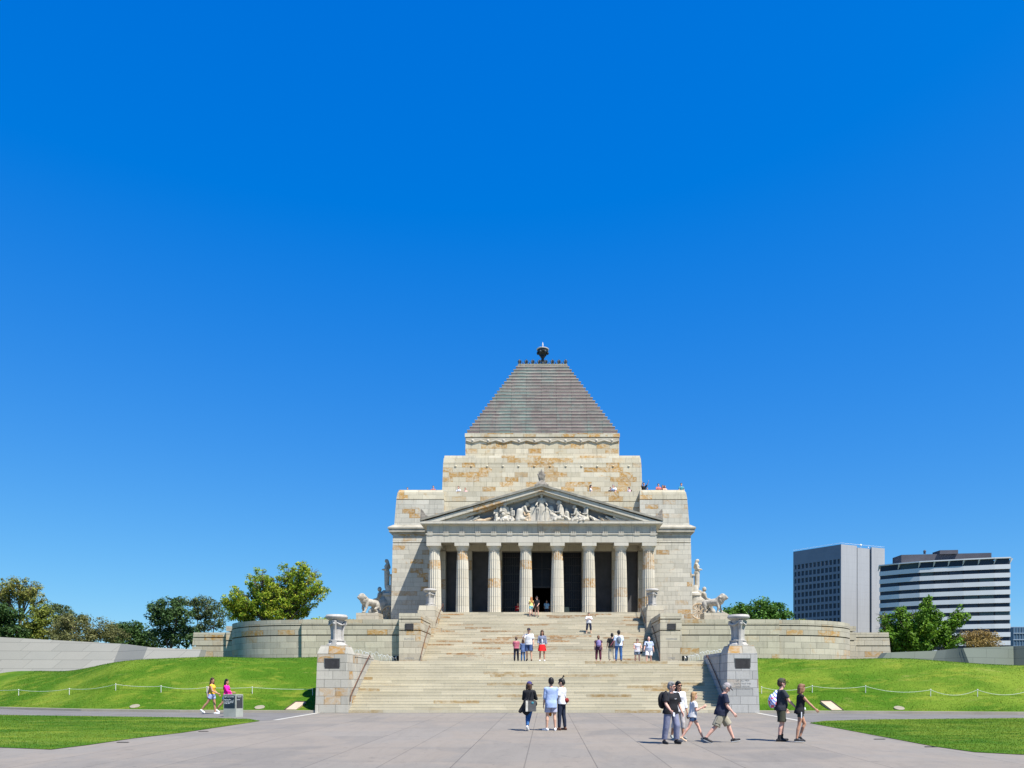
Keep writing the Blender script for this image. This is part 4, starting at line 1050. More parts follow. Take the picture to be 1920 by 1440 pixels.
# porch interior
mb = MB()
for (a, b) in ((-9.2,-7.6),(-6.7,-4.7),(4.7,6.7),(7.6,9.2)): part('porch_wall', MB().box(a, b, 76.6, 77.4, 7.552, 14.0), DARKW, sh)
pass
for (a, b) in ((-3.8,-1.88),(1.88,3.8)):
    gt = part('gate', MB().box(a, b, 76.85, 77.15, 7.552, 14.0), LATTICE, sh); g2 = MB()
    for k in range(9):
        x = a+.1+(b-a-.2)*k/8; g2.box(x-.03, x+.03, 76.78, 76.85, 7.56, 13.9)
    for z in np.arange(7.9, 13.8, .8): g2.box(a, b, 76.76, 76.84, z, z+.06)
    part('gate_bars', g2, BRONZE, gt)
gt = part('gate', MB().box(-.96,.96,76.85,77.15,10.6,14.0), LATTICE, sh)
part('gate_bars', MB().box(-.96,.96,76.76,76.84,10.6,10.75).box(-.96,.96,76.76,76.84,12.4,12.46).box(-.03,.03,76.76,76.84,10.75,14), BRONZE, gt)
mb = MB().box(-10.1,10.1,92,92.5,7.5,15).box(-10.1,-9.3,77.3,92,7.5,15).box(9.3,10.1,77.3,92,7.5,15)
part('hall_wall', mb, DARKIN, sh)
part('porch_ceiling', MB().box(-9.1, 9.1, 72.64, 76.02, 14.85, 14.95), S_ENT, sh)

# ------------------------------------------------------------------ pediment figures
def sculpt(px, headpy, kind, face, mat=STAT, foot=None):
    x = X(px, 71.0); H = max(.3, Z(headpy, 71.0) - 15.87)
    mb = MB()
    def wrap(b, k=1.0):
        b.torso(mb, .02)
        for sd in (-1,1):
            j = b.J[sd]; mb.cap(j['sd'], j['el'], .055*b.k, .045*b.k); mb.cap(j['el'], j['wr'], .045*b.k, .03*b.k); mb.cap(j['wr'], j['wr']+j['f']*.1*b.k, .032*b.k, .022*b.k)
            mb.cap(j['hip'], j['kn'], .105*b.k, .075*b.k); mb.cap(j['kn'], j['an'], .072*b.k, .05*b.k); mb.cap(j['heel'], j['toe'], .04*b.k, .035*b.k)
        mb.cap(b.neck, b.headc, .055*b.k); mb.ell(b.headc, V3(.085,.10,.12)*b.k); mb.ell(b.hd(0,.09,-.02), V3(.02,.02,.03)*b.k)
    if kind == 'stand':
        b = Body(h=H, w=1.0, female=True, arm_l=(25,20,30,0), arm_r=(20,22,40,0), leg_l=(3,0,5), leg_r=(6,8,4)); wrap(b)
        mb.cap(b.t(0,0,0), b.t(0,.0,-.42), .16*b.k, .17*b.k); mb.cap(b.t(0,0,-.42), b.t(0,0,-.85), .17*b.k, .18*b.k)
    elif kind in ('bend', 'sit', 'kneel'):
        h = H; ly = {'bend':.20,'sit':.03,'kneel':.10}[kind]; tz = .66; e = random.uniform(-.03,.03)
        mb.cap((0,0,.30*h), (0,ly*h,tz*h), .17*h, .155*h); mb.cap((-.17*h,ly*h,(tz+.05)*h), (.17*h,ly*h,(tz+.05)*h), .075*h)
        mb.cap((0,ly*h,(tz+.08)*h), (0,(ly*1.5+.03)*h,.84*h), .055*h); mb.ell((0,(ly*1.6+.04)*h,.875*h), (.10*h,.12*h,.13*h)); mb.cap((0,(ly*1.6+.14)*h,.86*h), (0,(ly*1.6+.17)*h,.83*h), .03*h, .03*h)
        for q in (-1, 1):
            el = V3(q*.24, ly+.08+e, .45+.04*q)*h; hn = V3(q*.10, ly+.30+.05*q, .42+.10*(q > 0))*h
            mb.cap((q*.18*h,ly*h,(tz+.04)*h), el, .062*h, .05*h); mb.cap(el, hn, .05*h, .035*h); mb.ell(hn, (.05*h,.05*h,.05*h))
            kn = V3(q*.12, .36+.05*q, .30+.06*q)*h; mb.cap((q*.10*h,.02*h,.16*h), kn, .13*h, .095*h); mb.cap(kn, V3(q*.13, .42 if kind != 'kneel' else .1, .05)*h, .085*h, .06*h); mb.cap(V3(q*.13, .42, .04)*h, V3(q*.14, .55, .03)*h, .05*h, .04*h)
        mb.ell((0,.14*h,.13*h), (.27*h,.34*h,.15*h)); 
        for q in range(4): mb.cap((random.uniform(-.2,.2)*h,.05*h,.34*h), (random.uniform(-.28,.28)*h,.30*h,.05*h), .05*h, .06*h)
        if kind == 'bend': mb.cap((0,-.06*h,.1*h), (0,-.02*h,.5*h), .2*h, .17*h)
    elif kind == 'lie':
        k = min(H/.5, 1.15)
        mb.cap((0,0,.12*k), (0,-.35*k,.26*k), .12*k, .13*k); mb.cap((0,-.35*k,.26*k), (0,-.48*k,.34*k), .13*k, .09*k); mb.ell((0,-.58*k,.40*k), V3(.085,.10,.10)*k)
        mb.cap((.03*k,.05*k,.13*k), (.03*k,.42*k,.2*k), .11*k, .075*k); mb.cap((.03*k,.42*k,.2*k), (.0,.8*k,.05*k), .07*k, .045*k); mb.cap((-.08*k,.05*k,.1*k), (-.1*k,.55*k,.08*k), .1*k, .06*k)
        mb.cap((.12*k,-.42*k,.32*k), (.14*k,-.25*k,.1*k), .05*k, .04*k)
    me = remesh(mb, .028, 1, 'sculpture')
    o = put('sculpture', me, mat, pd); o.location = Vector((x, 71.55, 15.865)) - ORG[pd.name]; o.rotation_euler.z = R(face); fwd = abs(math.cos(R(face))) > .6; o.scale = (1, .5, 1) if fwd else (.85, 1, 1); return o
for a in ((871,963,'lie',90), (883,958,'lie',80), (908,957,'lie',100,STAT2), (932,946.5,'sit',-160), (945,939.5,'kneel',200), (938,944.5,'stand',180), (959,948.5,'sit',150),
          (975,937.5,'bend',-70), (990,949,'kneel',60,STAT2), (982,952,'sit',-100,STAT2), (1015.5,922.5,'stand',180), (1007.5,943,'stand',150), (1025,942,'stand',200),
          (1052,935.5,'sit',95), (1064,950,'sit',60), (1084,943.6,'kneel',80), (1100,943,'sit',120), (1121,953,'lie',-80), (1072,957,'lie',-70), (1042,957,'lie',60), (1138,957,'lie',-90,STAT2), (1152,962,'lie',-90), (1166,964,'lie',-90), (860,965,'lie',90), (1186,966,'lie',-90), (958,958,'lie',-90,STAT2)):
    sculpt(*a)
for px_, top in ((999.5,945),(1033,946)):
    x = X(px_, 71.2); z1 = Z(top, 71.2); rb = MB().box(x-.28, x+.26, 71.6, 71.9, 15.86, z1-.25); rb.ell((x, 71.75, z1-.25), (.26,.15,.26)); part('sculpture', rb, STAT, pd)
wg = MB()
for s in (-1, 1):
    for k in range(6): wg.cap((s*.3, 71.95, 17.9+.06*k), (s*(1.6-.1*k), 71.97, 17.45-.0*k+.10*k), .05, .03, 6)
part('wing_relief', wg, plain('relief_granite', (.40,.40,.39), .85), pd, True)

STAT3 = plain('weathered_carved_stone', (.30,.275,.23), .9, .25, 3.0, c2=(.46,.42,.35), bump=.8)
# ------------------------------------------------------------------ statue groups at the outer corners
def lion():
    mb = MB()
    mb.cap((-.75,0,.95), (.35,0,1.0), .30, .36); mb.ell((.38,0,.98), (.34,.30,.42)); mb.cap((.4,0,1.1), (.78,0,1.42), .33, .30); mb.ell((.80,0,1.38), (.33,.30,.36)); mb.ell((.62,0,1.18), (.34,.31,.44))
    mb.ell((1.0,0,1.42), (.22,.17,.19)); mb.cap((1.02,0,1.36), (1.22,0,1.33), .13, .10); mb.cap((1.0,0,1.24), (1.15,0,1.22), .08, .07)
    for s in (-1, 1):
        mb.ell((.86,s*.2,1.62), (.07,.05,.08)); mb.cap((.42,s*.2,.85), (.52,s*.21,.45), .16, .11); mb.cap((.52,s*.21,.45), (.55+.16*s,s*.21,.1), .10, .085); mb.cap((.57+.16*s,s*.21,.08), (.74+.16*s,s*.21,.07), .09, .07)
        mb.ell((-.72,s*.2,.78), (.26,.16,.34)); mb.cap((-.72,s*.22,.62), (-.55+.1*s,s*.22,.42), .15, .11); mb.cap((-.55+.1*s,s*.22,.42), (-.80+.1*s,s*.22,.2), .09, .075); mb.cap((-.80+.1*s,s*.22,.2), (-.76+.1*s,s*.22,.08), .07, .07); mb.cap((-.74+.1*s,s*.22,.07), (-.55+.1*s,s*.22,.07), .085, .07)
    mb.cap((-.98,0,.98), (-1.2,0,.7), .05, .04); mb.cap((-1.2,0,.7), (-1.2,0,.4), .04, .06)
    for k in range(9):
        a = k*.7; mb.ell((.66+.1*math.cos(a), .27*math.sin(a), 1.32+.26*math.cos(a)), (.12,.10,.13))
    return remesh(mb, .035, 1, 'lion')
for s in (-1, 1):
    bx_ = s*15.2
    root = empty('statue_group', (bx_, 70.8, 7.5), 'carved stone lion, chariot and standing figure against the building %s' % ('beside the shadowed left wall' if s < 0 else 'beside the sunlit right wall'), 'statue', 'corner statue groups')
    pl = MB()
    xa, xb = sorted((s*14.15, s*16.1)); pl.box(xa, xb, 69.5, 71.4, 5.2, 7.57)
    if s > 0: pl.add([(16.1,69.52,5.2),(17.2,69.52,5.2),(17.2,71.38,5.2),(16.1,71.38,5.2),(16.1,69.52,7.55),(16.45,69.52,7.35),(16.45,71.38,7.35),(16.1,71.38,7.55)], [(3,2,1,0),(4,5,6,7),(0,1,5,4),(1,2,6,5),(2,3,7,6),(3,0,4,7)])
    xa, xb = sorted((s*14.15, s*16.0)); pl.box(xa, xb, 71.4, 79, 5.2, 7.2)
    part('plinth', pl, S_TERR, root)
    o = put('lion', lion(), STAT3, root); o.location = Vector((s*15.15, 70.4, 7.57)) - ORG[root.name]; o.rotation_euler.z = R(-30 if s > 0 else 232); o.scale = (1.0,1.12,1.0)
    dr_ = MB(); c = s*15.1; Y0 = 78.4
    for (dx, dy, z0, rx0, rz0) in ((.0,0,8.2,.95,1.2),(.35,-.2,9.1,.75,.9),(.75,0,8.3,.7,1.0),(-.3,.4,9.6,.5,1.0)): dr_.ell((c+s*dx, Y0+dy, z0), (rx0,.75,rz0))
    def TP(x, y, z): return (c+s*(.55+y), Y0-.3-x, 9.0+z)      # seated figure facing outwards
    dr_.cap(TP(0,0,.2), TP(0,.1,1.05), .40, .33); dr_.cap(TP(-.32,.1,1.15), TP(.32,.1,1.15), .17); dr_.ell(TP(0,.2,1.62), (.21,.20,.25)); dr_.cap(TP(0,.12,1.2), TP(0,.18,1.5), .11)
    for q in (-1, 1): dr_.cap(TP(q*.4,.1,1.1), TP(q*.42,.35,.65), .13, .10); dr_.cap(TP(q*.42,.35,.65), TP(q*.2,.75,.6), .10, .08); dr_.cap(TP(q*.2,.05,.2), TP(q*.25,.75,.35), .24, .19); dr_.cap(TP(q*.25,.75,.35), TP(q*.25,.85,-.5), .18, .14)
    dr_.cap(TP(.0,-.25,1.3), TP(0,-.5,-.3), .25, .42); dr_.cap(TP(.1,.3,.3), TP(.1,1.0,-.6), .2, .3)
    o = put('charioteer', remesh(dr_, .05, 1, 'charioteer'), STAT3, root); o.location = -Vector(ORG[root.name]); 
    wh = MB(); wx, wy, wz = s*14.75, (75.2 if s > 0 else 77.3), 8.2
    rg = []
    for k in range(25): a = 2*math.pi*k/24; rg.append((wx+.72*math.cos(a), wy, wz+.72*math.sin(a)))
    wh.taper(rg, [.09]*25, 6)
    for k in range(6): a = math.pi*k/6; wh.cap((wx+.7*math.cos(a),wy,wz+.7*math.sin(a)), (wx-.7*math.cos(a),wy,wz-.7*math.sin(a)), .05, .05, 6)
    part('wheel', wh, STAT2, root, True)
    pb = MB().lathe([(.60,7.2),(.58,9.9),(.68,10.0),(.66,10.2),(.42,10.35),(.40,11.0)], (s*14.9, 78.2, 0), 14); pb.box(*sorted((s*14.0, s*14.75)), 77.8, 79.0, 7.2, 11.9); pb.box(*sorted((s*14.0, s*14.85)), 77.7, 79.1, 11.9, 12.05); pb.ell((s*14.2,78.4,12.1), (.4,.5,.35))
    part('pedestal', pb, STAT, root, True, R(30))
    b = Body(h=2.85, female=True, head=(0,22), arm_l=(15,4,70,35), arm_r=(15,4,70,35)); mb = MB(); b.torso(mb, .03)
    for sd in (-1, 1):
        j = b.J[sd]; mb.cap(j['sd'], j['el'], .06*b.k, .05*b.k); mb.cap(j['el'], j['wr'], .05*b.k, .04*b.k)
    mb.cap(b.neck, b.headc, .055*b.k); mb.ell(b.headc, V3(.085,.10,.125)*b.k); mb.cap(b.t(0,0,0), b.t(0,0,-.4), .17*b.k, .16*b.k); mb.cap(b.t(0,0,-.4), b.t(0,0,-.9), .16*b.k, .15*b.k); mb.cap(b.hd(0,-.05,0), b.t(0,-.1,.3), .09*b.k, .12*b.k)
    o = put('standing_figure', remesh(mb, .05, 1, 'standing_figure'), STAT, root); o.location = Vector((s*15.15, 78.2, 10.75)) - ORG[root.name]; o.rotation_euler.z = R(180 - s*-70)
# ------------------------------------------------------------------ people in the forecourt
BLK = cm('black_cloth', (.013,.013,.016)); NAVY = cm('navy_cloth', (.018,.022,.045)); WHT = cm('white_cloth', (.62,.62,.64)); LBLUE = cm('light_blue_cloth', (.30,.39,.60)); LAV = cm('pale_lavender_cloth', (.38,.38,.48))
JEAN = cm('blue_denim', (.03,.10,.25), var=.3); DJEAN = cm('dark_denim', (.014,.02,.04), var=.3); KHAKI = cm('khaki_cloth', (.29,.265,.20)); OLIVE = cm('dark_olive_cloth', (.04,.042,.028)); CHAR = cm('charcoal_cloth', (.028,.032,.042))
YEL = cm('yellow_cloth', (.75,.42,.04)); PINK = cm('hot_pink_cloth', (.80,.015,.30)); ORNG = cm('ochre_cloth', (.55,.20,.012)); GRYB = cm('grey_blue_cloth', (.17,.18,.26)); REDC = cm('red_cloth', (.75,.012,.015)); MAR = cm('maroon_cloth', (.09,.02,.04)); ROSE = cm('rose_cloth', (.36,.10,.14))
BROWNB = cm('brown_leather', (.08,.035,.022), rough=.5); WSH = cm('white_shoe', (.68,.68,.68)); BSH = cm('black_shoe', (.015,.015,.018), rough=.6); BEI = cm('beige_leather', (.55,.40,.28)); SOLE = cm('white_sole', (.70,.70,.68)); GREYC = cm('grey_cloth', (.36,.38,.43)); PURP = cm('purple_cloth', (.19,.15,.33)); DPUR = cm('plum_cloth', (.06,.025,.05)); AQUA = cm('aqua_cloth', (.25,.52,.55)); TANC = cm('tan_cloth', (.42,.38,.30)); BROWNC = cm('brown_shorts', (.10,.055,.035)); CREAM = cm('cream_canvas', (.60,.57,.48)); REDB = cm('dark_red_leather', (.20,.02,.018)); GREYCAP = cm('grey_cap_cloth', (.30,.27,.27)); TEAL = cm('teal_cloth', (.06,.25,.30)); BLUEP = cm('bright_blue_cloth', (.03,.09,.55))
KN = [0]
# 1 woman in cap
b = Body(h=1.62, female=True, w=1.05, leg_l=(10,16,-2,0), leg_r=(-14,14,-8,-35), arm_l=(15,12,85,50), arm_r=(18,14,80,45), lean=3, head=(-15,8))
def flare(b):
    mb = MB(); k = b.k
    mb.cap(b.t(-.05,-.02,.05), b.t(-.06,-.05,-.25), .17*k, .18*k); mb.cap(b.t(-.12,-.04,0), b.t(-.33,-.02,-.28), .10*k, .05*k); mb.cap(b.t(-.1,-.04,-.1), b.t(-.30,-.05,-.30), .08*k, .05*k)
    return remesh(mb, .012, 2, 'coat_tail')
w1 = person(b, 992, 27.1, gz(27.1), -12, 'woman in navy cap and black cardigan with crossed arms and blue jeans', None, SKIN2,
  [('trousers', dict(length=1.94, r=.088), JEAN), ('jacket', dict(sleeve=1.6, hem=-.16, e=.026), BLK), (flare, 'coat_tail', BLK)], ('bob', HBROWN), (cm('indigo_cap', (.045,.04,.14)), -10), shoes=(WSH,0,SOLE), fine=2)
tb = MB(); tb.tbox(.17,.20,-.30,-.02,.55,.98).tbox(.10,.19,-.30,-.02,.56,.96)
carried('tote_bag', MB().tbox(.05,.30,-.36,-.22,.66,1.02,.0,.02,.02), cm('grey_tote', (.10,.10,.10)), w1, 'dark grey and cream canvas tote bag hanging behind the woman in navy cap', 'bag')
t_ = bpy.data.objects['tote_bag']
put('side_panel', MB().tbox(-.03,.045,-.37,-.23,.66,1.02,.0,.02,.02).mesh('side_panel'), CREAM, t_)
st = MB().taper([(.02,-.29,1.0),(.06,-.22,1.25),(.11,-.12,1.40)], [.010]*3, 6).taper([(.22,-.29,1.0),(.16,-.2,1.25),(.14,-.1,1.40)], [.010]*3, 6); put('strap', st.mesh('strap'), BLK, t_)
hb = MB().ell((.22,-.24,.92), (.12,.08,.12)); o = carried('handbag', hb, BLK, w1, 'black handbag with teal patch at the hip of the woman in navy cap', 'bag')
put('patch', MB().ell((.20,-.345,.95), (.045,.012,.04)).mesh('patch'), TEAL, o)
# 2 man in blue shirt, back view
b = Body(h=1.78, leg_l=(2,2,4,0,40), leg_r=(-1,2,4,0,14), arm_l=(2,7,10,0), arm_r=(8,6,24,20), head=(10,2))
def cuffs(b):
    mb = MB()
    for sd in (-1,1): j = b.J[sd]; mb.cap(j['el']*.92+j['sd']*.08, j['el']*.85+j['wr']*.15, .052*b.k, .050*b.k)
    return remesh(mb, .012, 1, 'cuff')
w2 = person(b, 1033, 27.05, gz(27.05), 8, 'man in loose light blue shirt and pale shorts seen from behind', None, SKIN, [('shorts', dict(length=.74, r=.115), LAV), ('shirt', dict(sleeve=1.1, hem=-.19, e=.028), LBLUE), (cuffs, 'cuff', LBLUE)], ('short', HBLACK), None, False, (WSH,0,SOLE), 2)
# 3 man bun
b = Body(h=1.75, w=1.0, leg_l=(4,4,3,0), leg_r=(-3,3,3,0), arm_l=(12,8,70,10), arm_r=(14,12,78,20), lean=-2, head=(10,12))
w3 = person(b, 1053, 27.3, gz(27.3), 62, 'man with topknot in white tee and dark jeans listening beside the blue shirted man', None, SKIN, [('trousers', dict(length=1.94, r=.098), DJEAN), ('shirt', dict(sleeve=.75, hem=-.06, e=.026), WHT)], ('topknot', HBLACK), None, True, (BROWNB,1,BROWNB), 2)
o = carried('waist_bag', MB().ell((.06,-.17,1.02), (.10,.07,.085)), REDB, w3, 'dark red round bag at the back of the man with topknot', 'bag')
put('strap', MB().taper([(.0,-.15,1.1),(-.08,-.1,1.35),(-.1,.02,1.43)], [.012]*3, 6).mesh('strap'), BLK, o)
ob = MB().cap((-.10,.30,1.0), (-.14,.30,.70), .06, .075, flat=.5).cap((-.02,.30,.98), (.0,.32,.62), .05, .07, flat=.5).cap((-.16,.32,.80), (-.20,.33,.52), .05, .05)
carried('folded_jacket', ob, ORNG, w3, 'ochre yellow jacket draped between the two standing men', 'jacket', .014)
# 4 grey haired woman
b = Body(h=1.68, w=1.2, belly=.015, female=True, leg_l=(14,20,3,0), leg_r=(-4,6,4,-5), arm_l=(8,9,20,10), arm_r=(22,12,22,25), lean=2, head=(28,4))
w4 = person(b, 1258, 21.9, gz(21.9), -152, 'grey haired woman in black tee and grey trousers wearing sunglasses', None, SKIN3, [('trousers', dict(length=1.93, r=.118, flare=.06), GRYB), ('shirt', dict(sleeve=.8, hem=-.10, e=.03), BLK)], ('short', HGREY), None, True, (BSH,0,BSH), 2)
o = carried('backpack', MB().ell((.10,-.24,1.20), (.15,.10,.23)).ell((.1,-.25,1.10), (.13,.10,.15)), BLK, w4, 'black backpack on the back of the grey haired woman', 'backpack', .014)
put('strap', MB().taper([(.16,-.16,1.36),(.15,-.02,1.45),(.155,.10,1.36),(.17,.12,1.2)], [.018]*4, 6).mesh('strap'), CHAR, o)
words('shirt_print', 'adu', .05, (0,0,0), WHT, w4, depth=.001); t_ = bpy.data.objects['shirt_print']; t_.location = (-.03,.172,1.24); t_.rotation_euler = (R(90),0,R(180))
j = b.J[1]; carried('phone', MB().obox(j['wr']+j['f']*.14+V3(0,.03,0), (.03,0,.01), (0,.008,0), (0,0,.055)), WHT, w4, 'small white card in the right hand of the grey haired woman', 'card')
# 5 woman behind
b = Body(h=1.66, female=True, leg_l=(10,12,3,0), leg_r=(-8,12,3,-20), arm_l=(5,8,12,10), arm_r=(5,8,25,10), head=(10,0))
w5 = person(b, 1272, 23.2, gz(23.2), -165, 'dark haired woman in white cardigan half hidden behind the grey haired woman', None, SKIN2, [('shorts', dict(length=1.25, r=.10), cm('pale_stripe_trousers', (.42,.40,.40))), ('jacket', dict(sleeve=1.75, hem=-.12, e=.026), WHT)], ('long', HBLACK), None, True, (cm('grey_shoe', (.25,.27,.25)),0,SOLE), 2)
j = b.J[-1]; carried('snack_bag', MB().ell(j['wr']+j['f']*.18, (.05,.04,.07)), BROWNB, w5, 'small brown pouch in the hand of the woman in white cardigan', 'pouch')
# 6 girl
b = Body(h=1.42, w=.86, female=False, leg_l=(30,8,2,0), leg_r=(-22,14,2,-28), arm_l=(15,6,95,0), arm_r=(12,8,108,-5), lean=4, head=(0,0))
w6 = person(b, 1299, 22.6, gz(22.6), -90, 'young girl with long wavy blonde hair in white tee and denim shorts walking', None, SKIN3, [('shorts', dict(length=.42, r=.098), cm('denim_shorts', (.035,.075,.17), var=.35)), ('shirt', dict(sleeve=.6, hem=-.08, e=.03), WHT)], ('longwave', HBLOND), None, False, (BEI,0,SOLE), 2)
# 7 older man
b = Body(h=1.74, w=1.16, belly=.055, leg_l=(33,12,3,8), leg_r=(-24,18,3,-24), arm_l=(-10,8,20,0), arm_r=(8,10,32,5), lean=10, head=(0,32))
w7 = person(b, 1352, 22.3, gz(22.3), -90, 'stout man in grey cap, navy polo and khaki cargo shorts striding with head down', None, SKIN3, [('shorts', dict(length=.98, r=.124, flare=.0), KHAKI), ('shirt', dict(sleeve=.72, hem=-.12, e=.03), NAVY)], ('short', HGREY), (GREYCAP, 0), False, (BSH,0,SOLE), 2)
for sd in (-1,1):
    j = w7; jj = b.J[sd]; q = jj['hip']*.42+jj['kn']*.58+V3(sd*.112,0,0); put('pocket', MB().obox(q, (.018,0,0), np.array(rx(R(33 if sd<0 else -24)) @ V3(0,.075,0)), np.array(rx(R(33 if sd<0 else -24)) @ V3(0,0,.085))).mesh('pocket'), KHAKI, w7)
# 8 man with drawstring bag
b = Body(h=1.78, w=1.08, belly=.03, leg_l=(12,16,3,0), leg_r=(-2,8,3,0), arm_l=(16,8,14,0), arm_r=(30,8,14,0), lean=2, head=(0,2))
w8 = person(b, 1464, 22.8, gz(22.8), -90, 'man in dark cap, charcoal tee and olive shorts with a drawstring bag', None, SKIN3, [('shorts', dict(length=.88, r=.125), OLIVE), ('shirt', dict(sleeve=.72, hem=-.09, e=.026), CHAR)], ('short', HBROWN), (cm('camo_cap', (.05,.05,.035)), 0), True, (BSH,1,BSH), 2)
g = G('australian_striped_bag'); P = g.sep(g.obj()); s1 = g.m_('FRACT', g.m_('MULTIPLY', g.m_('ADD', g.m_('ADD', P[2], P[1]), g.m_('MULTIPLY', P[0], .6)), 9.0))
cc = g.mix(g.m_('LESS_THAN', s1, .38), (.72,.75,.85), (.06,.13,.55)); cc = g.mix(g.m_('MULTIPLY', g.m_('GREATER_THAN', g.noise(9, 2, g.obj()), .53), g.m_('LESS_THAN', P[2], 1.25)), cc, (.62,.10,.16)); FLAGB = g.done(cc, .6)
bg = MB().ell((0,-.24,1.14), (.17,.12,.21)).cap((0,-.22,1.2), (0,-.13,1.42), .12, .04)
o = carried('drawstring_bag', bg, FLAGB, w8, 'white blue and red drawstring bag on the back of the capped man', 'bag', .014)
put('cord', MB().taper([(-.12,-.16,1.38),(-.14,-.02,1.47),(-.15,.10,1.35),(-.15,.05,1.1),(-.12,-.12,1.0)], [.008]*5, 6).mesh('cord'), BLUEP, o)
# 9 girl in black
b = Body(h=1.60, w=.92, female=True, leg_l=(24,44,2,-30), leg_r=(-8,2,2,0), arm_l=(-8,5,15,0), arm_r=(42,6,4,-5), lean=3, head=(5,6))
w9 = person(b, 1500, 22.4, gz(22.4), -90, 'slim girl in black sleeveless top and dark shorts reaching one arm forward', None, SKIN2, [('shorts', dict(length=.42, r=.100), cm('dark_green_shorts', (.025,.035,.032))), ('shirt', dict(sleeve=0, hem=-.10, e=.018), BLK)], ('bob', HLBR), None, False, (BSH,0,SOLE), 2)
put('side_stripe', MB().obox(b.J[1]['hip']*.75+b.J[1]['kn']*.25+V3(.095,0,0), (.006,0,0), (0,.014,0), (0,0,.085)).mesh('side_stripe'), WHT, w9)
# 10, 11 two women left
b = Body(h=1.74, female=True, leg_l=(10,6,2,0), leg_r=(-28,12,2,-32), arm_l=(10,8,40,20), arm_r=(20,10,42,25), head=(-35,4))
w10 = person(b, 398, 38.4, gz(38.4), -90, 'woman in yellow top and white blue shorts walking beside the woman in pink', None, SKIN2, [('shorts', dict(length=.42, r=.108), cm('white_blue_shorts', (.62,.66,.85), c2=(.30,.42,.80), var=.3)), ('shirt', dict(sleeve=0, hem=.02, e=.018), YEL)], ('longwave', HBROWN), None, False, (WSH,0,SOLE), 1)
carried('cardigan', MB().cap((-.02,-.17,1.25), (-.02,-.20,.85), .09, .11, flat=.6), cm('dusty_mauve_cloth', (.42,.30,.28)), w10, 'dusty beige cardigan hanging behind the woman in yellow top', 'cardigan')
b = Body(h=1.68, female=True, w=1.05, leg_l=(14,10,2,0), leg_r=(-26,16,2,-30), arm_l=(10,8,30,0), arm_r=(30,9,48,10), head=(-15,2))
def dungarees(b):
    mb = MB(); mb.ell(b.t(0,.02,.2), V3(.15,.125,.16)*b.k, b.T); mb.ell(b.t(0,.03,.33), V3(.10,.115,.10)*b.k, b.T); return remesh(mb, .013, 2, 'bib')
w11 = person(b, 425, 38.9, gz(38.9), -90, 'woman in hot pink cardigan and denim dungaree shorts behind the stone sign', None, SKIN2, [('shorts', dict(length=.5, r=.118), JEAN), ('jacket', dict(sleeve=1.7, hem=.0, e=.026), PINK), (dungarees, 'dungaree_bib', JEAN)], ('longwave', HBLACK), None, False, (WSH,0,SOLE), 1)

# ------------------------------------------------------------------ people on the landing and stairs
LZ = 2.7
b = Body(h=1.42, w=1.0, arm_l=(20,8,70,30), arm_r=(20,8,70,30), head=(0,15)); p = person(b, 968, 46.0, LZ, 10, 'child in rose pink shirt and navy trousers seen from behind', None, SKIN, [('trousers', dict(length=1.93, r=.105), NAVY), ('shirt', dict(sleeve=.6, hem=-.02, e=.026), ROSE), (lambda b: MB().ell(b.t(0,-.03,-.06), V3(.20,.15,.09)*b.k).mesh('tied_top'), 'tied_top', BLK)], ('short', HBROWN), shoes=(BSH,))
b = Body(h=1.30, w=.95, female=False, arm_l=(5,8,30,0), arm_r=(5,8,30,0)); p = person(b, 980.5, 46.2, LZ, 20, 'long haired child in blue denim jacket seen from behind', None, SKIN, [('trousers', dict(length=1.93, r=.10), JEAN), ('jacket', dict(sleeve=1.7, hem=-.2, e=.03), cm('faded_denim', (.08,.13,.27)))], ('long', HBROWN), shoes=(BSH,))
b = Body(h=1.86, w=1.12, leg_l=(6,6,4,0), leg_r=(-8,20,3,-25), arm_l=(4,10,12,0), arm_r=(35,20,110,30), head=(10,0)); p = person(b, 991.5, 45.35, LZ, 172, 'tall man in white tee, dark cap and blue shorts with a hand to his face', None, SKIN, [('shorts', dict(length=.9, r=.12), cm('blue_shorts', (.05,.085,.20))), ('shirt', dict(sleeve=.75, hem=-.08, e=.028), WHT)], ('short', HBROWN), (NAVY, 0), shoes=(BROWNB,))
b = Body(h=1.76, female=True, arm_l=(5,9,20,0), arm_r=(8,9,35,10), head=(0,15)); p = person(b, 1016.5, 45.25, LZ, 180, 'long haired woman in short red skirt and grey denim jacket', None, SKIN2, [('skirt', dict(length=.36, flare=.24), REDC), ('shirt', dict(sleeve=.2, hem=.0, e=.02), WHT), ('jacket', dict(sleeve=1.65, hem=.06, e=.032), cm('grey_denim', (.15,.17,.24), var=.3))], ('long', HBROWN), shoes=(WSH,))
put('shirt_front', MB().ell(b.t(0,.11,.22), V3(.055,.06,.2)*b.k).mesh('shirt_front'), WHT, p)
b = Body(h=1.62, female=True, w=1.1, arm_l=(0,8,12,0), arm_r=(0,8,12,0)); p = person(b, 1122, 48.0, LZ, 0, 'woman in plum clothes with a purple backpack seen from behind', None, SKIN3, [('trousers', dict(length=1.7, r=.11), MAR), ('shirt', dict(sleeve=.3, hem=-.14, e=.024), DPUR)], ('short', HLBR), shoes=(BSH,))
carried('backpack', MB().ell((0,-.2,1.14), (.15,.12,.22)).ell((0,-.25,1.05), (.12,.09,.12)), PURP, p, 'purple backpack worn by the woman in plum clothes', 'backpack', .016)
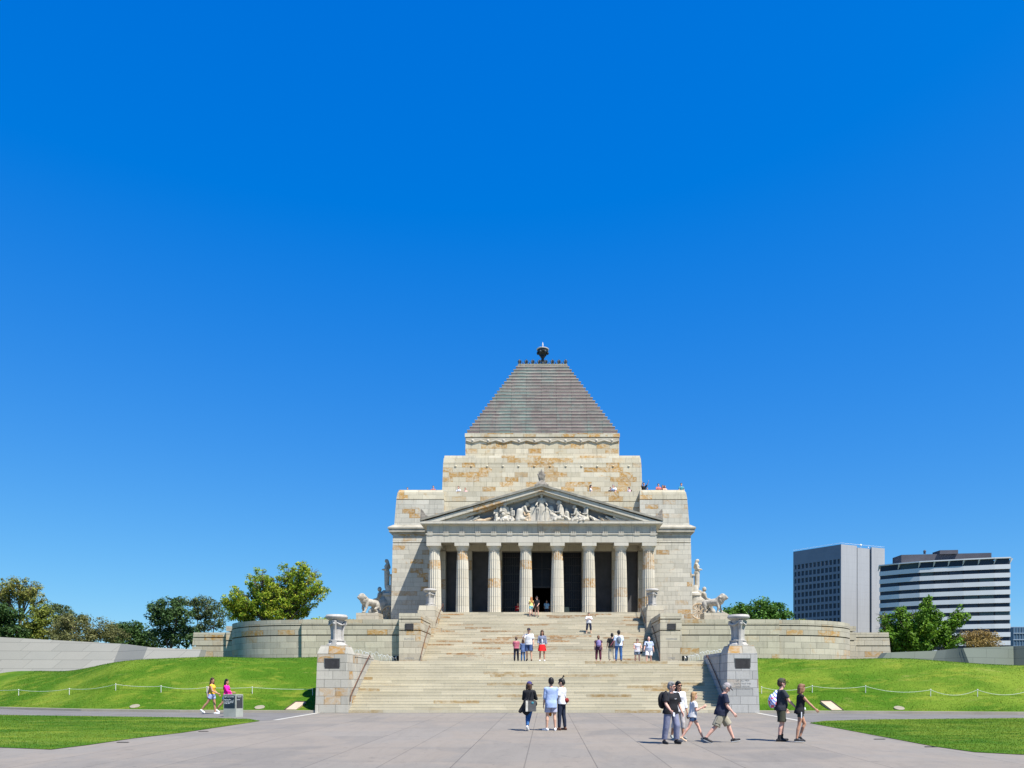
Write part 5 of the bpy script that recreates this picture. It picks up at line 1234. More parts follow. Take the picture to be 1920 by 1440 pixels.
b = Body(h=1.68, female=True, w=1.2, belly=.02, arm_l=(2,12,30,0), arm_r=(2,8,12,0), leg_l=(4,6,3,0), leg_r=(-6,14,3,-15)); p = person(b, 1147.5, 47.0, LZ, 0, 'woman in black tee and beige trousers with a diagonal bag strap', None, SKIN3, [('trousers', dict(length=1.85, r=.125), TANC), ('shirt', dict(sleeve=.75, hem=-.08, e=.028), BLK)], ('short', HBLACK), shoes=(BEI,))
put('bag_strap', MB().taper([(.16,-.02,1.42),(.10,-.14,1.25),(-.08,-.15,1.0),(-.2,-.05,.9)], [.016]*4, 6).mesh('bag_strap'), ROSE, p)
b = Body(h=1.80, w=1.1, arm_l=(2,8,12,0), arm_r=(5,9,30,0), leg_l=(2,3,4,0), leg_r=(3,3,4,0)); p = person(b, 1160, 46.0, LZ, 5, 'man in pale shirt and blue jeans with a grey backpack', None, SKIN, [('trousers', dict(length=1.93, r=.105), cm('mid_denim', (.04,.11,.28), var=.3)), ('shirt', dict(sleeve=.75, hem=-.06, e=.028), cm('pale_blue_cloth', (.56,.64,.78)))], ('short', HBLACK), shoes=(BSH,))
carried('backpack', MB().ell((-.02,-.2,1.25), (.14,.12,.22)), cm('grey_backpack_cloth', (.15,.18,.22)), p, 'grey backpack worn by the man in pale shirt', 'backpack', .016)
b = Body(h=1.68, female=True, w=1.12, leg_l=(8,6,3,0), leg_r=(-8,14,3,-20), arm_l=(25,16,25,0), arm_r=(15,14,60,30), head=(-10,0)); p = person(b, 1195, 53.2, LZ, 180, 'woman in pale pink singlet and grey shorts holding a hand', None, SKIN3, [('shorts', dict(length=.62, r=.12), cm('grey_denim_short', (.13,.17,.23), var=.3)), ('shirt', dict(sleeve=0, hem=-.10, e=.022), cm('pale_singlet', (.55,.54,.60)))], ('short', HBROWN), None, True, (BSH,))
carried('camera_bag', MB().ell((-.27,.06,.80), (.08,.06,.09)), BLK, p, 'small black camera bag at the side of the woman in pale singlet', 'bag')
b = Body(h=1.80, w=1.18, belly=.03, leg_l=(-6,12,4,-15), leg_r=(8,6,4,0), arm_l=(0,12,18,0), arm_r=(15,14,15,0), head=(-12,0)); p = person(b, 1216.5, 52.8, LZ, 180, 'balding man in grey tee and white shorts', None, SKIN3, [('shorts', dict(length=.85, r=.13), cm('off_white_shorts', (.68,.67,.70))), ('shirt', dict(sleeve=.75, hem=-.09, e=.028), cm('light_grey_blue_tee', (.38,.43,.56)))], None, None, False, (BSH,))
put('shoulder_strap', MB().taper([(.18,-.05,1.5),(.16,.12,1.38),(.10,.16,1.2)], [.03]*3, 6).mesh('shoulder_strap'), BLK, p)
def sz(D): return 2.7 + (math.floor((D-58.6)/.325)+1)*.1516
b = Body(h=1.70, w=1.1, belly=.02, leg_l=(0,2,7,0), leg_r=(0,2,7,0), arm_l=(18,12,105,55), arm_r=(22,12,100,55), head=(0,5)); p = person(b, 1104, 64.3, sz(64.3), 182, 'man in white shirt with folded arms standing halfway up the stairs', None, SKIN, [('shorts', dict(length=1.2, r=.12), NAVY), ('shirt', dict(sleeve=.85, hem=-.08, e=.03), WHT)], ('short', HBLACK), shoes=(BEI,))
b = Body(h=1.66, female=True, leg_l=(2,3,3,0), leg_r=(10,14,3,0), arm_l=(20,10,90,45), arm_r=(15,10,60,20), head=(0,4)); p = person(b, 996, 67.9, sz(67.9), 25, 'woman with long ginger hair, yellow top and aqua shorts', None, SKIN3, [('shorts', dict(length=.5, r=.115), AQUA), ('shirt', dict(sleeve=0, hem=.0, e=.018), cm('pale_yellow_cloth', (.70,.60,.20)))], ('longwave', cm('ginger_hair', (.38,.16,.06))), shoes=(BSH,))
b = Body(h=1.72, leg_l=(2,3,4,0), leg_r=(2,4,4,0), arm_l=(5,8,40,20), arm_r=(6,8,15,0), head=(20,5)); p = person(b, 1006.5, 67.8, sz(67.8), 160, 'man in black tee and brown shorts facing the ginger haired woman', None, SKIN3, [('shorts', dict(length=.8, r=.115), BROWNC), ('shirt', dict(sleeve=.7, hem=-.09, e=.026), BLK)], ('short', HBLACK), (BLK, 0), shoes=(BSH,))
b = Body(h=1.62, leg_l=(84,80,8,0), leg_r=(70,75,8,0), arm_l=(30,8,60,20), arm_r=(30,8,60,20), lean=15); p = person(b, 970, 74.2, 7.55, 200, 'person in red top crouched in the shaded porch by a column', None, SKIN, [('trousers', dict(length=1.9, r=.1), DJEAN), ('shirt', dict(sleeve=1.5, hem=-.05, e=.04), cm('dark_red_top', (.40,.012,.02)))], ('short', HBROWN), shoes=(WSH,))
put('seat_block', MB().box(-.25,.25,-.25,.2,0.0,.38).mesh('seat_block'), DARKW, p) if False else None
b = Body(h=1.68, arm_r=(10,8,40,0)); p = person(b, 1025, 75.0, 7.55, 180, 'person in light blue top deep in the central doorway', None, SKIN2, [('trousers', dict(length=1.93, r=.1), NAVY), ('shirt', dict(sleeve=.7, hem=-.05, e=.026), cm('sky_blue_top', (.25,.45,.62)))], ('short', HBLACK), shoes=(BSH,), fine=False)
ez = empty('easel_sign', (X(1062,74.0), 74.0, 7.55), 'small green and grey A-frame board beside the fifth column', 'sign board')
part('board', MB().add([(X(1062,74)-.28,73.8,7.6),(X(1062,74)+.28,73.8,7.6),(X(1062,74)+.24,74.05,8.5),(X(1062,74)-.24,74.05,8.5),(X(1062,74)-.28,73.84,7.6),(X(1062,74)+.28,73.84,7.6),(X(1062,74)+.24,74.09,8.5),(X(1062,74)-.24,74.09,8.5)], [(0,1,2,3),(7,6,5,4),(0,4,5,1),(1,5,6,2),(2,6,7,3),(3,7,4,0)]), m('board_face', (.20,.23,.17), .7), ez)
part('stand', MB().cap((X(1062,74)-.2,74.35,7.57), (X(1062,74)-.2,74.08,8.45), .02).cap((X(1062,74)+.2,74.35,7.57), (X(1062,74)+.2,74.08,8.45), .02), WHITE, ez)

# ------------------------------------------------------------------ people on the roof terraces
TZ = 18.70
def bal(px, hy, D, face, label, top, hair=('short', HBROWN), arms=None, skin=SKIN3, **k):
    zt = Z(hy, D); h = min(1.9, max(1.15, zt - TZ)); arms = arms or dict(arm_l=(20,10,40,10), arm_r=(20,10,40,10))
    b = Body(h=h, **arms, **k)
    person(b, px, D, TZ, face, label, None, skin, [('trousers', dict(length=1.93, r=.1), DJEAN), ('shirt', dict(sleeve=.7, hem=-.05, e=.026), top)], hair, fine=False)
bal(764, 914.0, 76.6, 180, 'visitor with only the top of the head above the far left parapet', ROSE)
bal(812.5, 911.0, 76.6, 180, 'dark haired visitor peeking over the left parapet near its inner end', cm('faded_red_top', (.35,.10,.10)), ('short', HBROWN))
bal(860.5, 912, 77.1, 160, 'visitor in white top leaning on the parapet left of the pediment', WHT, lean=10)
bal(873.5, 915, 77.1, 160, 'visitor in pale pink top at the parapet left of the pediment', cm('pale_pink_top', (.70,.42,.40)), ('short', HLBR), lean=15)
bal(1107.5, 910, 77.1, -100, 'dark haired woman in white shirt at the parapet right of the pediment', WHT, ('long', HBLACK), female=True)
bal(1144.5, 914, 77.0, 180, 'visitor in dark top leaning forward beside the man in white', CHAR, ('short', HBLACK), lean=20)
bal(1151, 909, 77.2, 150, 'broad man with white hair and white shirt behind the parapet', cm('bluish_white_shirt', (.62,.68,.78)), ('short', HGREY), w=1.25, lean=12)
bal(1179.5, 913.5, 77.0, 120, 'dark haired visitor in pink top at the right parapet corner', cm('pink_white_top', (.72,.48,.55)), ('short', HBLACK))
bal(1188.5, 917, 77.0, 90, 'sun tanned visitor bent low over the parapet', cm('skin_tone_top', (.35,.17,.12)), ('short', HBROWN), lean=35)
bal(1207, 905, 76.4, 180, 'visitor in black raising a camera on the right roof terrace', BLK, ('short', HBLACK), dict(arm_l=(120,25,40,0), arm_r=(90,10,60,20)))
bal(1213.5, 914, 76.6, 180, 'small child with dark hair next to the visitor raising a camera', NAVY, ('short', HBROWN))
bal(1234.5, 907, 76.5, 180, 'visitor in red top near the middle of the right roof parapet', cm('coral_top', (.55,.16,.14)), ('short', HBROWN))
bal(1242.5, 909.5, 76.5, 170, 'long haired woman in brown top by the right roof parapet', cm('brown_top', (.16,.07,.05)), ('long', HBROWN), female=True)
bal(1246.5, 910.5, 76.3, 200, 'ginger haired woman in peach top beside the long haired woman', cm('peach_top', (.65,.36,.26)), ('bob', HLBR), female=True)
bal(1277.5, 906, 76.4, 180, 'visitor in teal striped top at the far right roof corner', TEAL, ('short', HBROWN))
# ------------------------------------------------------------------ angular modern walls on the banks
def slab_stone(name, a, b, cols=True):
    g = G(name); P = g.sep(g.geo()); pos = g.geo()
    v = g.m_('DIVIDE', P[2], .62); row = g.m_('FLOOR', v)
    u = g.m_('ADD', g.m_('DIVIDE', g.m_('ADD', P[0], g.m_('MULTIPLY', P[2], -.55)), 1.9), g.m_('MULTIPLY', row, .37)); c = g.m_('FLOOR', u)
    cell = g.sep(g.wn(g.comb(c, row, 3.3))['Color'])
    fu = g.m_('MULTIPLY', g.m_('FRACT', u), 1.9); fv = g.m_('MULTIPLY', g.m_('FRACT', v), .62)
    d = g.m_('MINIMUM', g.m_('MINIMUM', fu, g.m_('SUBTRACT', 1.9, fu)), g.m_('MINIMUM', fv, g.m_('SUBTRACT', .62, fv)))
    if not cols: d = g.m_('MINIMUM', fv, g.m_('SUBTRACT', .62, fv))
    j = g.rng(d, .008, .02, 1, 0); gr = g.noise(20, 3, pos, .8); n = g.noise(.8, 4, pos)
    k = g.m_('MULTIPLY', g.m_('MULTIPLY', g.rng(gr, .3, .7, .93, 1.06), (g.rng(cell[1], 0, 1, .94, 1.05) if cols else 1.0)), g.rng(j, 0, 1, 1, .65))
    return g.done(g.mix(1.0, g.mix(g.m_('MULTIPLY', g.m_('ADD', cell[0] if cols else .5, n), .5), a, b), g.comb(k,k,k), 'MULTIPLY'), .8, j, .3, .02)
MW = slab_stone('grey_stone_cladding', (.165,.165,.145), (.225,.218,.188)); MWD = slab_stone('shaded_facet_cladding', (.165,.165,.145), (.225,.218,.188), False); MW3 = slab_stone('green_facet_cladding', (.075,.092,.072), (.105,.122,.098), False)
MW2 = slab_stone('green_grey_stone_cladding', (.075,.092,.072), (.105,.122,.098))
def zig(name, tops, bots, label, mat, thick=.9):
    """tops/bots: (px, py, D) per fold"""
    T = [(X(a, d), d, Z(b, d)) for a, b, d in tops]; B = [(X(a, d), d, Z(b, d)) for a, b, d in bots]
    root = empty(name, B[0], label, 'wall', 'angular stone clad walls')
    for i in range(len(T)-1):
        b0, b1, t1, t0 = B[i], B[i+1], T[i+1], T[i]
        ext = 1.2
        def down(b, t): k = ext/(t[2]-b[2]); return (b[0]-(t[0]-b[0])*k, b[1]-(t[1]-b[1])*k, b[2]-ext)
        q = [down(b0,t0), down(b1,t1), t1, t0]; r = [(p[0], p[1]+thick+(0 if n_ > 1 else .3), p[2]) for n_, p in enumerate(q)]
        fm = MB(); nn = 12; v = []
        for a_ in range(nn+1):
            t = a_/nn
            for e0, e1 in ((q[0],q[1]),(q[3],q[2]),(r[3],r[2]),(r[0],r[1])): v.append(tuple(e0[i_]+(e1[i_]-e0[i_])*t for i_ in range(3)))
        fm.add(v, [f_ for a_ in range(nn) for f_ in [(4*a_+b_, 4*a_+4+b_, 4*a_+4+(b_+1)%4, 4*a_+(b_+1)%4) for b_ in range(4)]]+[(3,2,1,0),(4*nn,4*nn+1,4*nn+2,4*nn+3)])
        part('facet', fm, mat[i], root, True, R(25))
zig('angled_wall', [(-120,1188,55.5),(227,1207,58.0),(277,1213.5,54.4),(377,1218,55.4)], [(-130,1290,53.5),(212,1243,56.2),(265,1243,53.2),(368,1243,54.2)], 'long leaning grey stone wall with one dark facet on the left bank', [MW, MWD, MW])
zig('angled_wall', [(1664,1223.5,52.5),(1757,1220,54.2),(1806,1215,51.0),(1900,1211.5,53.0),(1990,1208,49.5)], [(1655,1234,51.9),(1744,1248,53.0),(1819,1248,49.8),(1901,1252,51.8),(1980,1256,48.6)], 'leaning green grey stone wall with dark facets on the right bank', [MW2, MW3, MW2, MW3])

# ------------------------------------------------------------------ city buildings
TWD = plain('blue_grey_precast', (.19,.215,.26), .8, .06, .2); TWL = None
def panel_mat():
    g = G('ribbed_concrete_panel'); P = g.sep(g.geo()); n = g.noise(.12, 4, g.mul(g.geo(), (1,1,.3)), .6); st = g.noise(1.5, 3, g.mul(g.geo(), (1.5,1.5,.04)), .6)
    fz = g.m_('FRACT', g.m_('DIVIDE', P[2], 3.3)); j = g.rng(g.m_('MINIMUM', fz, g.m_('SUBTRACT', 1.0, fz)), .0, .03, .88, 1.0)
    k = g.m_('MULTIPLY', g.m_('MULTIPLY', g.rng(st, .3, .7, .94, 1.05), j), g.rng(n, .3, .7, .95, 1.04))
    return g.done(g.mix(1.0, (.33,.335,.345), g.comb(k,k,k), 'MULTIPLY'), .8)
TWL = panel_mat()
GLASS = plain('dark_window_glass', (.03,.042,.07), .3, .3, .15, spec=.3, c2=(.05,.065,.09))
P0 = Vector((X(1577,360), 360, 0)); P1 = Vector((X(1488,380), 380.5, 0)); P2 = Vector((X(1659.5,371), 371.4, 0)); HT = 63.8
P3 = P1 + (P2-P0)
tw = empty('office_tower', (P0.x, P0.y, 0), 'grey office tower with square windows on its dark side and blank pale side', 'tower')
cen = (P0+P1+P2+P3)/4
def shrink(p, k): return (cen.x+(p.x-cen.x)*k, cen.y+(p.y-cen.y)*k)
part('core', MB().slab([shrink(p, .90) for p in (P1,P0,P2,P3)], 0, HT-.5), TWD, tw)
dl = (P1-P0).normalized(); nl = Vector((-abs(dl.y), -abs(dl.x), 0)).normalized(); Ll = (P1-P0).length
nl = Vector((dl.y, -dl.x, 0)); nl = nl if nl.y < 0 and nl.x < 0 else -nl
def facebox(mb, P, d, n, u0, u1, z0, z1, o0, o1):
    a = P+d*u0; b = P+d*u1; q = [a+n*o0, b+n*o0, b+n*o1, a+n*o1]; mb.slab([(p.x, p.y) for p in q], z0, z1)
fl = MB(); facebox(fl, P0, dl, nl, 0, Ll, 57.3, HT, -.3, .0); nc = 12; cw = Ll/nc; fh = 3.31; z_top = 57.3; nr = 11
for r in range(nr): facebox(fl, P0, dl, nl, 0, Ll, z_top-(r+1)*fh, z_top-(r+1)*fh+1.15, -.3, .0)
for c in range(nc+1): facebox(fl, P0, dl, nl, max(0, c*cw-.34), min(Ll, c*cw+.34), z_top-nr*fh, z_top, -.28, .02)
part('window_wall', fl, TWD, tw)
part('solid_base', MB().slab([(p.x, p.y) for p in (P0-nl*.3, P1-nl*.3, P1, P0)], 0, z_top-nr*fh), TWD, tw)
cnt = 0; rest = MB()
for r in range(nr):
    for c in range(nc):
        z0 = z_top-(r+1)*fh+1.15; 
        if cnt < 96:
            wb = MB(); facebox(wb, P0, dl, nl, c*cw+.34, (c+1)*cw-.34, z0, z0+fh-1.15, -.62, -.35); part('window', wb, GLASS, tw); cnt += 1
        else: facebox(rest, P0, dl, nl, c*cw+.34, (c+1)*cw-.34, z0, z0+fh-1.15, -.62, -.35)
o = part('window', rest, GLASS, tw); o['kind'] = 'stuff'
dr2 = (P2-P0).normalized(); nr2 = Vector((dr2.y, -dr2.x, 0)); nr2 = nr2 if nr2.y < 0 else -nr2; Lr = (P2-P0).length
for (a, b, off, mt) in ((0,.355,.0,TWL),(.385,.665,-.45,TWL),(.695,1.0,.0,TWL)):
    pb = MB(); facebox(pb, P0, dr2, nr2, a*Lr, b*Lr, 0, HT-(.0 if off == 0 else .8), -.8+off, off); part('side_panel', pb, mt, tw)
ab = MB(); facebox(ab, P0, dr2, nr2, 0.0, Lr, 0, HT-1.5, -1.2, -.9); part('recess', ab, m('dark_recess', (.05,.055,.07)), tw)
for px_, hh in ((1586,2.0),(1598,1.4),(1614,2.6),(1628,1.5)):
    x = X(px_, 372); a_ = MB().taper([(x,372,HT-1.5),(x,372,HT+hh-1)], [.12,.08], 6); a_.ell((x,372,HT+hh-1), (.55,.3,.55) if px_ in (1614,) else (.3,.3,.4)); part('antenna', a_, WHITE, tw, True)
part('roof_rail', MB().taper([(P1.x,P1.y,HT+.6),(P0.x,P0.y,HT+.6),(P2.x,P2.y,HT+.6)], [.06]*3, 5), WHITE, tw)

# curved hotel
HB = [(133.9,321.0),(139.5,315.6),(145.4,311.0),(150.0,308.8),(154.7,306.9),(159.3,304.9),(164.2,303.2),(169.3,301.5),(174.5,300.2)]
ht = empty('hotel_block', (154, 306, 0), 'curved white hotel block with dark window bands right of the tower', 'hotel')
def arc(off): 
    out = []
    for i, (x, y) in enumerate(HB):
        a = HB[max(0,i-1)]; b = HB[min(len(HB)-1,i+1)]; d = Vector((b[0]-a[0], b[1]-a[1])).normalized(); n = Vector((d.y, -d.x)); out.append((x+n.x*off, y+n.y*off))
    return out
def ring(mb, o0, o1, z0, z1):
    A, B_ = arc(o0), arc(o1); n = len(A)
    mb.slab(B_ + A[::-1], z0, z1)
HW = plain('white_hotel_cladding', (.58,.59,.59), .7, .04, .3)
ZT = 48.2
bodyb = MB().slab(arc(-.8)+[(184,335),(148,348)], 0, ZT-.6); part('core', bodyb, m('dark_hotel_core', (.05,.055,.065)), ht)
HGL = []
for q, cc in enumerate(((.018,.026,.045),(.03,.04,.06),(.035,.04,.05),(.05,.075,.08))): HGL.append(plain('hotel_glass_%s' % ('abcd'[q]), tuple(q_*.95 for q_ in cc), .3, .3, .1, spec=.25))
rb = MB(); ring(rb, -3, .6, ZT, ZT+.45); rb2 = part('roof_slab', rb, HW, ht)
for k in range(14):
    z1 = ZT-2.2-k*3.19; sb = MB(); ring(sb, -.6, .0, z1-1.72, z1); part('spandrel', sb, HW, ht)
    A = arc(-.45); A2 = arc(-.75)
    z0 = z1; zt_ = z1+1.47 if k else ZT
    # windows of each floor, one per structural bay
    for i in range(len(A)-1):
        if k > 10: continue
        (xa, ya), (xb, yb) = A[i], A[i+1]; (xc, yc), (xd, yd) = A2[i], A2[i+1]; e = .05
        la = lambda p, q, t: (p[0]+(q[0]-p[0])*t, p[1]+(q[1]-p[1])*t)
        wb = MB().slab([la(A[i],A[i+1],e), la(A[i],A[i+1],1-e), la(A2[i],A2[i+1],1-e), la(A2[i],A2[i+1],e)], z0+.02, zt_-.02)
        part('window', wb, HGL[random.choice((0,0,1,1,2,2,3)) if random.random() > .06 else 3], ht)
for i, (x, y) in enumerate(arc(.5)):
    part('canopy_fin', MB().add([(x-.15,y,ZT-.02),(x+.15,y,ZT-.02),(x+1.4,y+1.0,ZT-.02),(x+.1,y+.8,ZT-2.0),(x-.1,y+.8,ZT-2.0)], [(0,1,2),(0,3,4),(1,2,3),(0,1,3),(0,2,4),(2,3,4)]), m('fin_white', (.6,.58,.55)), ht)
PH = plain('dark_plant_room', (.075,.075,.09), .8, .1, .3)
a0 = (X(1690,315), 315); a1 = (X(1859,310), 310)
part('plant_room', MB().slab([a0, a1, (a1[0],a1[1]+8), (a0[0],a0[1]+8)], ZT, Z(1038,312)), PH, ht)
c0 = (X(1763,311.5), 311.8); c1 = (X(1797,310.8), 311.0); part('plant_room', MB().slab([c0, c1, (c1[0],c1[1]+6), (c0[0],c0[1]+6)], Z(1039,312), Z(1031,311)), PH, ht)
part('roof_vent', MB().lathe([(.45,0),(.45,.7),(.6,.9),(.3,1.5)], (X(1736,314), 315, Z(1038.5,315)), 10), PH, ht)
# distant building at the right edge
bb = empty('distant_building', (X(1912,420), 420, 0), 'blue glass building at the right edge of the view', 'building')
xa = X(1900,420); xb = X(1985,420)
part('body', MB().box(xa, xb, 420, 440, 0, Z(1176,420)), plain('blue_curtain_wall', (.06,.11,.17), .3, .2, .2), bb)
for k in range(4): part('slab_edge', MB().box(xa-.2, xb+.2, 419.6, 420, Z(1176,420)-3.4*(k+1), Z(1176,420)-3.4*(k+1)+.45), m('pale_slab_edge', (.22,.28,.34)), bb)
part('roof_frame', MB().box(xa, xb, 422, 422.4, Z(1176,420), Z(1174.6,420)), m('pale_roof_frame', (.25,.32,.38)), bb)
o = part('mullion', (lambda q: [q.box(xa+i*1.5, xa+i*1.5+.2, 419.7, 420, 0, Z(1176,420)) for i in range(14)] and q)(MB()), m('pale_mullion', (.14,.2,.26)), bb)

# ------------------------------------------------------------------ trees
def leaf_mat(name, a, b, tr=.3, c3=None):
    g = G(name); r = g.geo('Random Per Island'); P = g.geo(); n = g.noise(.5, 3, P, .6)
    c = g.mix(g.rng(n, .35, .65, 0, 1), a, b)
    if c3: c = g.mix(g.m_('GREATER_THAN', r, .86), c, c3)
    k = g.rng(g.m_('FRACT', g.m_('MULTIPLY', r, 13.7)), 0, 1, .6, 1.35)
    return g.done(g.mix(1.0, c, g.comb(k,k,k), 'MULTIPLY'), .6, spec=.25, trans=tr)
BARK = plain('grey_brown_bark', (.09,.07,.055), .9, .3, 2.0, bump=.3)
def leaves(centres, rads, per, size, up=.5):
    """leaf quads scattered in clumps"""
    n = len(centres)*per; C = np.repeat(np.array(centres), per, 0); Rr = np.repeat(np.array(rads), per, 0)
    d = RNG.normal(size=(n,3)); d /= np.linalg.norm(d, axis=1)[:,None]; rr = RNG.uniform(.35, 1.0, n)**.6
    p = C + d*Rr*rr[:,None]
    nn = d*.7 + RNG.normal(size=(n,3))*.55 + np.array([0,0,up]); nn /= np.linalg.norm(nn, axis=1)[:,None]
    t = np.cross(nn, RNG.normal(size=(n,3))); t /= np.linalg.norm(t, axis=1)[:,None]; bt = np.cross(nn, t)
    s = size*RNG.uniform(.55, 1.35, n)[:,None]
    V = np.stack([p - t*s, p - bt*s*.55 + nn*s*.1, p + t*s, p + bt*s*.55 + nn*s*.1], 1).reshape(-1, 3)
    return V, n
def leafmesh(name, V, n, mat, parent):
    me = bpy.data.meshes.new(name); V = V - np.array(ORG[parent.name])
    me.vertices.add(4*n); me.vertices.foreach_set('co', V.reshape(-1)); me.loops.add(4*n); me.loops.foreach_set('vertex_index', np.arange(4*n, dtype=np.int32))
    me.polygons.add(n); me.polygons.foreach_set('loop_start', np.arange(0, 4*n, 4, dtype=np.int32)); me.update(calc_edges=True)
    return put(name, me, mat, parent)
def tree(px, D, blobs, mat, label, clump=.85, dens=1.0, per=46, size=.22, trunkr=.35, base=0.0, depth=None, limbs=True, hollow=.3, group='trees beyond the terrace', flat=1.0, spray=0, mixed=0.0):
    x = X(px, D); root = empty('tree', (x, D, base), label, 'tree', group)
    cs = []; rs = []; tops = []; sprays = []; twigs = []; trunkr *= .6; per = int(per*1.3)
    s = D/F
    for (bx, by, rx_, ry_) in blobs:
        c = V3(X(bx, D), D + RNG.uniform(-1,1)*1.0, Z(by, D)); a = V3(rx_*s, (depth or max(rx_*s*.8, 2.0)), ry_*s); tops.append((c, a))
        n = max(6, int(dens*8.0*(a[0]*a[2]+a[0]*a[1]*.6+a[1]*a[2]*.6)/(clump**2)/3.0))
        if spray: sprays.append((c, a)); n = int(n*mixed)
        for _ in range(n):
            d = RNG.normal(size=3); d /= np.linalg.norm(d); r = RNG.uniform(hollow, 1.0)**.5
            q = c + d*a*r*.92; k = clump*RNG.uniform(.55, 1.25)
            cs.append(q); rs.append(V3(k, k, k*.72*flat))
    zlow = min(c[2]-a[2] for c, a in tops)
    if spray:
        f0 = V3(x, D, max(base+1.5, base + (zlow-base)*.8 + .5))
        for c, a in sprays:
            for _ in range(max(3, int(spray*a[0]*a[2]))):
                d = RNG.normal(size=3); d /= np.linalg.norm(d); end = c + d*a*RNG.uniform(.35, 1.05)
                st = f0*.45 + c*.55 + RNG.normal(size=3)*.35; mid = st*.5 + end*.5 + V3(0,0,-.25); pts = []
                for t in np.linspace(0, 1, 6): pts.append((1-t)**2*st + 2*t*(1-t)*mid + t*t*end)
                twigs.append(pts)
                for t in np.linspace(.35, 1.0, 6):
                    k = int(min(4, t*5)); q = pts[k]*(1-(t*5-k)) + pts[k+1]*(t*5-k); r_ = clump*RNG.uniform(.55, 1.1)*(1.15-.5*t)
                    cs.append(q + RNG.normal(size=3)*.10); rs.append(V3(r_, r_, r_))
    V, n = leaves(cs, rs, per, size); leafmesh('crown', V, n, mat, root)
    tb = MB(); fork = V3(x, D, max(base+1.5, base + (zlow-base)*.8 + .5))
    tb.taper([(x, D, base-.3), (x+.1, D, (base+fork[2])/2), fork], [trunkr*1.3, trunkr, trunkr*.85], 8)
    if limbs:
        for (c, a) in tops:
            mid = fork*.5 + c*.5 + V3(RNG.uniform(-.5,.5), RNG.uniform(-.5,.5), -.3)
            tb.taper([fork-V3(0,0,.3), mid, c, c+V3(RNG.uniform(-.4,.4)*a[0], 0, a[2]*.6)], [trunkr*.6, trunkr*.38, trunkr*.2, trunkr*.06], 6)
            for _ in range(5):
                d = RNG.normal(size=3); d[2] = abs(d[2]); d /= np.linalg.norm(d); tb.taper([mid*.4+c*.6, c+d*a*.5, c+d*a*.98], [trunkr*.22, trunkr*.12, trunkr*.03], 5)
    for pts in twigs: tb.taper(pts, [trunkr*w for w in (.16,.14,.11,.08,.05,.02)], 4)
    part('trunk', tb, BARK, root, True)
    return root
L_YEL = leaf_mat('yellow_green_leaves', (.14,.25,.02), (.34,.42,.035), .45, (.48,.45,.05))
L_DRK = leaf_mat('dark_green_leaves', (.032,.072,.02), (.07,.125,.03), .25)
L_DK2 = leaf_mat('deep_green_leaves', (.03,.07,.014), (.06,.115,.022), .25)
L_GRY = leaf_mat('grey_green_needles', (.065,.10,.035), (.12,.155,.055), .3)
L_BRN = leaf_mat('brownish_leaves', (.10,.11,.035), (.17,.17,.055), .3)
L_OLV = leaf_mat('olive_leaves', (.12,.16,.02), (.22,.24,.035), .3)
L_MAP = leaf_mat('fresh_green_leaves', (.065,.16,.012), (.16,.29,.02), .35)
L_RIT = leaf_mat('mid_green_leaves', (.045,.125,.015), (.095,.20,.024), .3)
L_RUS = leaf_mat('rusty_leaves', (.24,.16,.05), (.30,.22,.065), .3)
L_PIN = leaf_mat('light_olive_leaves', (.16,.18,.04), (.27,.27,.06), .3)
tree(515, 96, [(442,1135,24,22),(424,1130,12,12),(522,1092,18,18),(532,1118,24,22),(602,1108,14,14),(470,1128,24,22),(458,1155,22,18),(432,1148,16,14),(450,1118,14,16),(478,1095,20,22),(492,1080,14,18),(500,1110,24,24),(486,1135,26,22),(540,1070,16,14),(556,1085,22,18),(584,1076,18,16),(598,1098,14,14),(572,1062,12,10),(565,1115,24,20),(545,1140,28,22),(522,1150,24,16),(512,1125,22,18),(575,1140,16,12)], L_YEL, 'large yellow green tree with open branches rising above the left terrace', clump=.55, per=26, size=.13, spray=4.5, mixed=.38, trunkr=.4)
tree(318, 118, [(300,1160,22,20),(318,1142,26,20),(340,1160,30,22),(300,1190,28,22),(340,1192,30,22),(330,1128,14,8),(290,1140,8,8)], L_DRK, 'broad dark green tree left of the yellow green tree', clump=1.0, dens=1.2, size=.19)
tree(385, 135, [(365,1128,22,10),(390,1133,26,11),(405,1150,22,12),(375,1150,22,10),(395,1172,26,12),(360,1185,24,14)], L_GRY, 'grey green flat topped pine between the dark tree and the yellow green tree', clump=.95, dens=1.0, size=.17, hollow=.6)
tree(235, 125, [(222,1182,24,13),(248,1178,24,12),(270,1186,22,14),(235,1205,36,16),(280,1205,24,14)], L_DK2, 'low deep green tree behind the angled wall beside the brownish tree', clump=1.0, dens=1.2, size=.2)
tree(150, 105, [(110,1180,28,16),(145,1170,30,20),(180,1178,30,18),(210,1192,26,14),(150,1196,50,18)], L_BRN, 'wide brownish tree behind the long angled wall', clump=.85, dens=1.3, size=.13)
tree(112, 140, [(98,1140,14,8),(115,1145,18,12),(132,1162,16,9),(155,1160,9,5),(110,1165,22,12)], L_GRY, 'distant grey brown tree rising behind the brownish and olive trees', clump=.9, dens=1.1, size=.16, hollow=.5)
tree(70, 112, [(72,1145,16,12),(85,1160,18,14),(60,1165,22,18),(50,1185,30,18),(80,1190,26,16)], L_OLV, 'olive green tree with yellow patches behind the angled wall', clump=.85, dens=1.3, size=.16)
tree(18, 108, [(5,1150,18,18),(25,1150,18,14),(12,1180,30,26),(35,1190,22,20),(-20,1170,30,34)], L_DK2, 'deep green tree at the far left edge below the umbrella shaped tree', clump=.95, dens=1.3, size=.19)
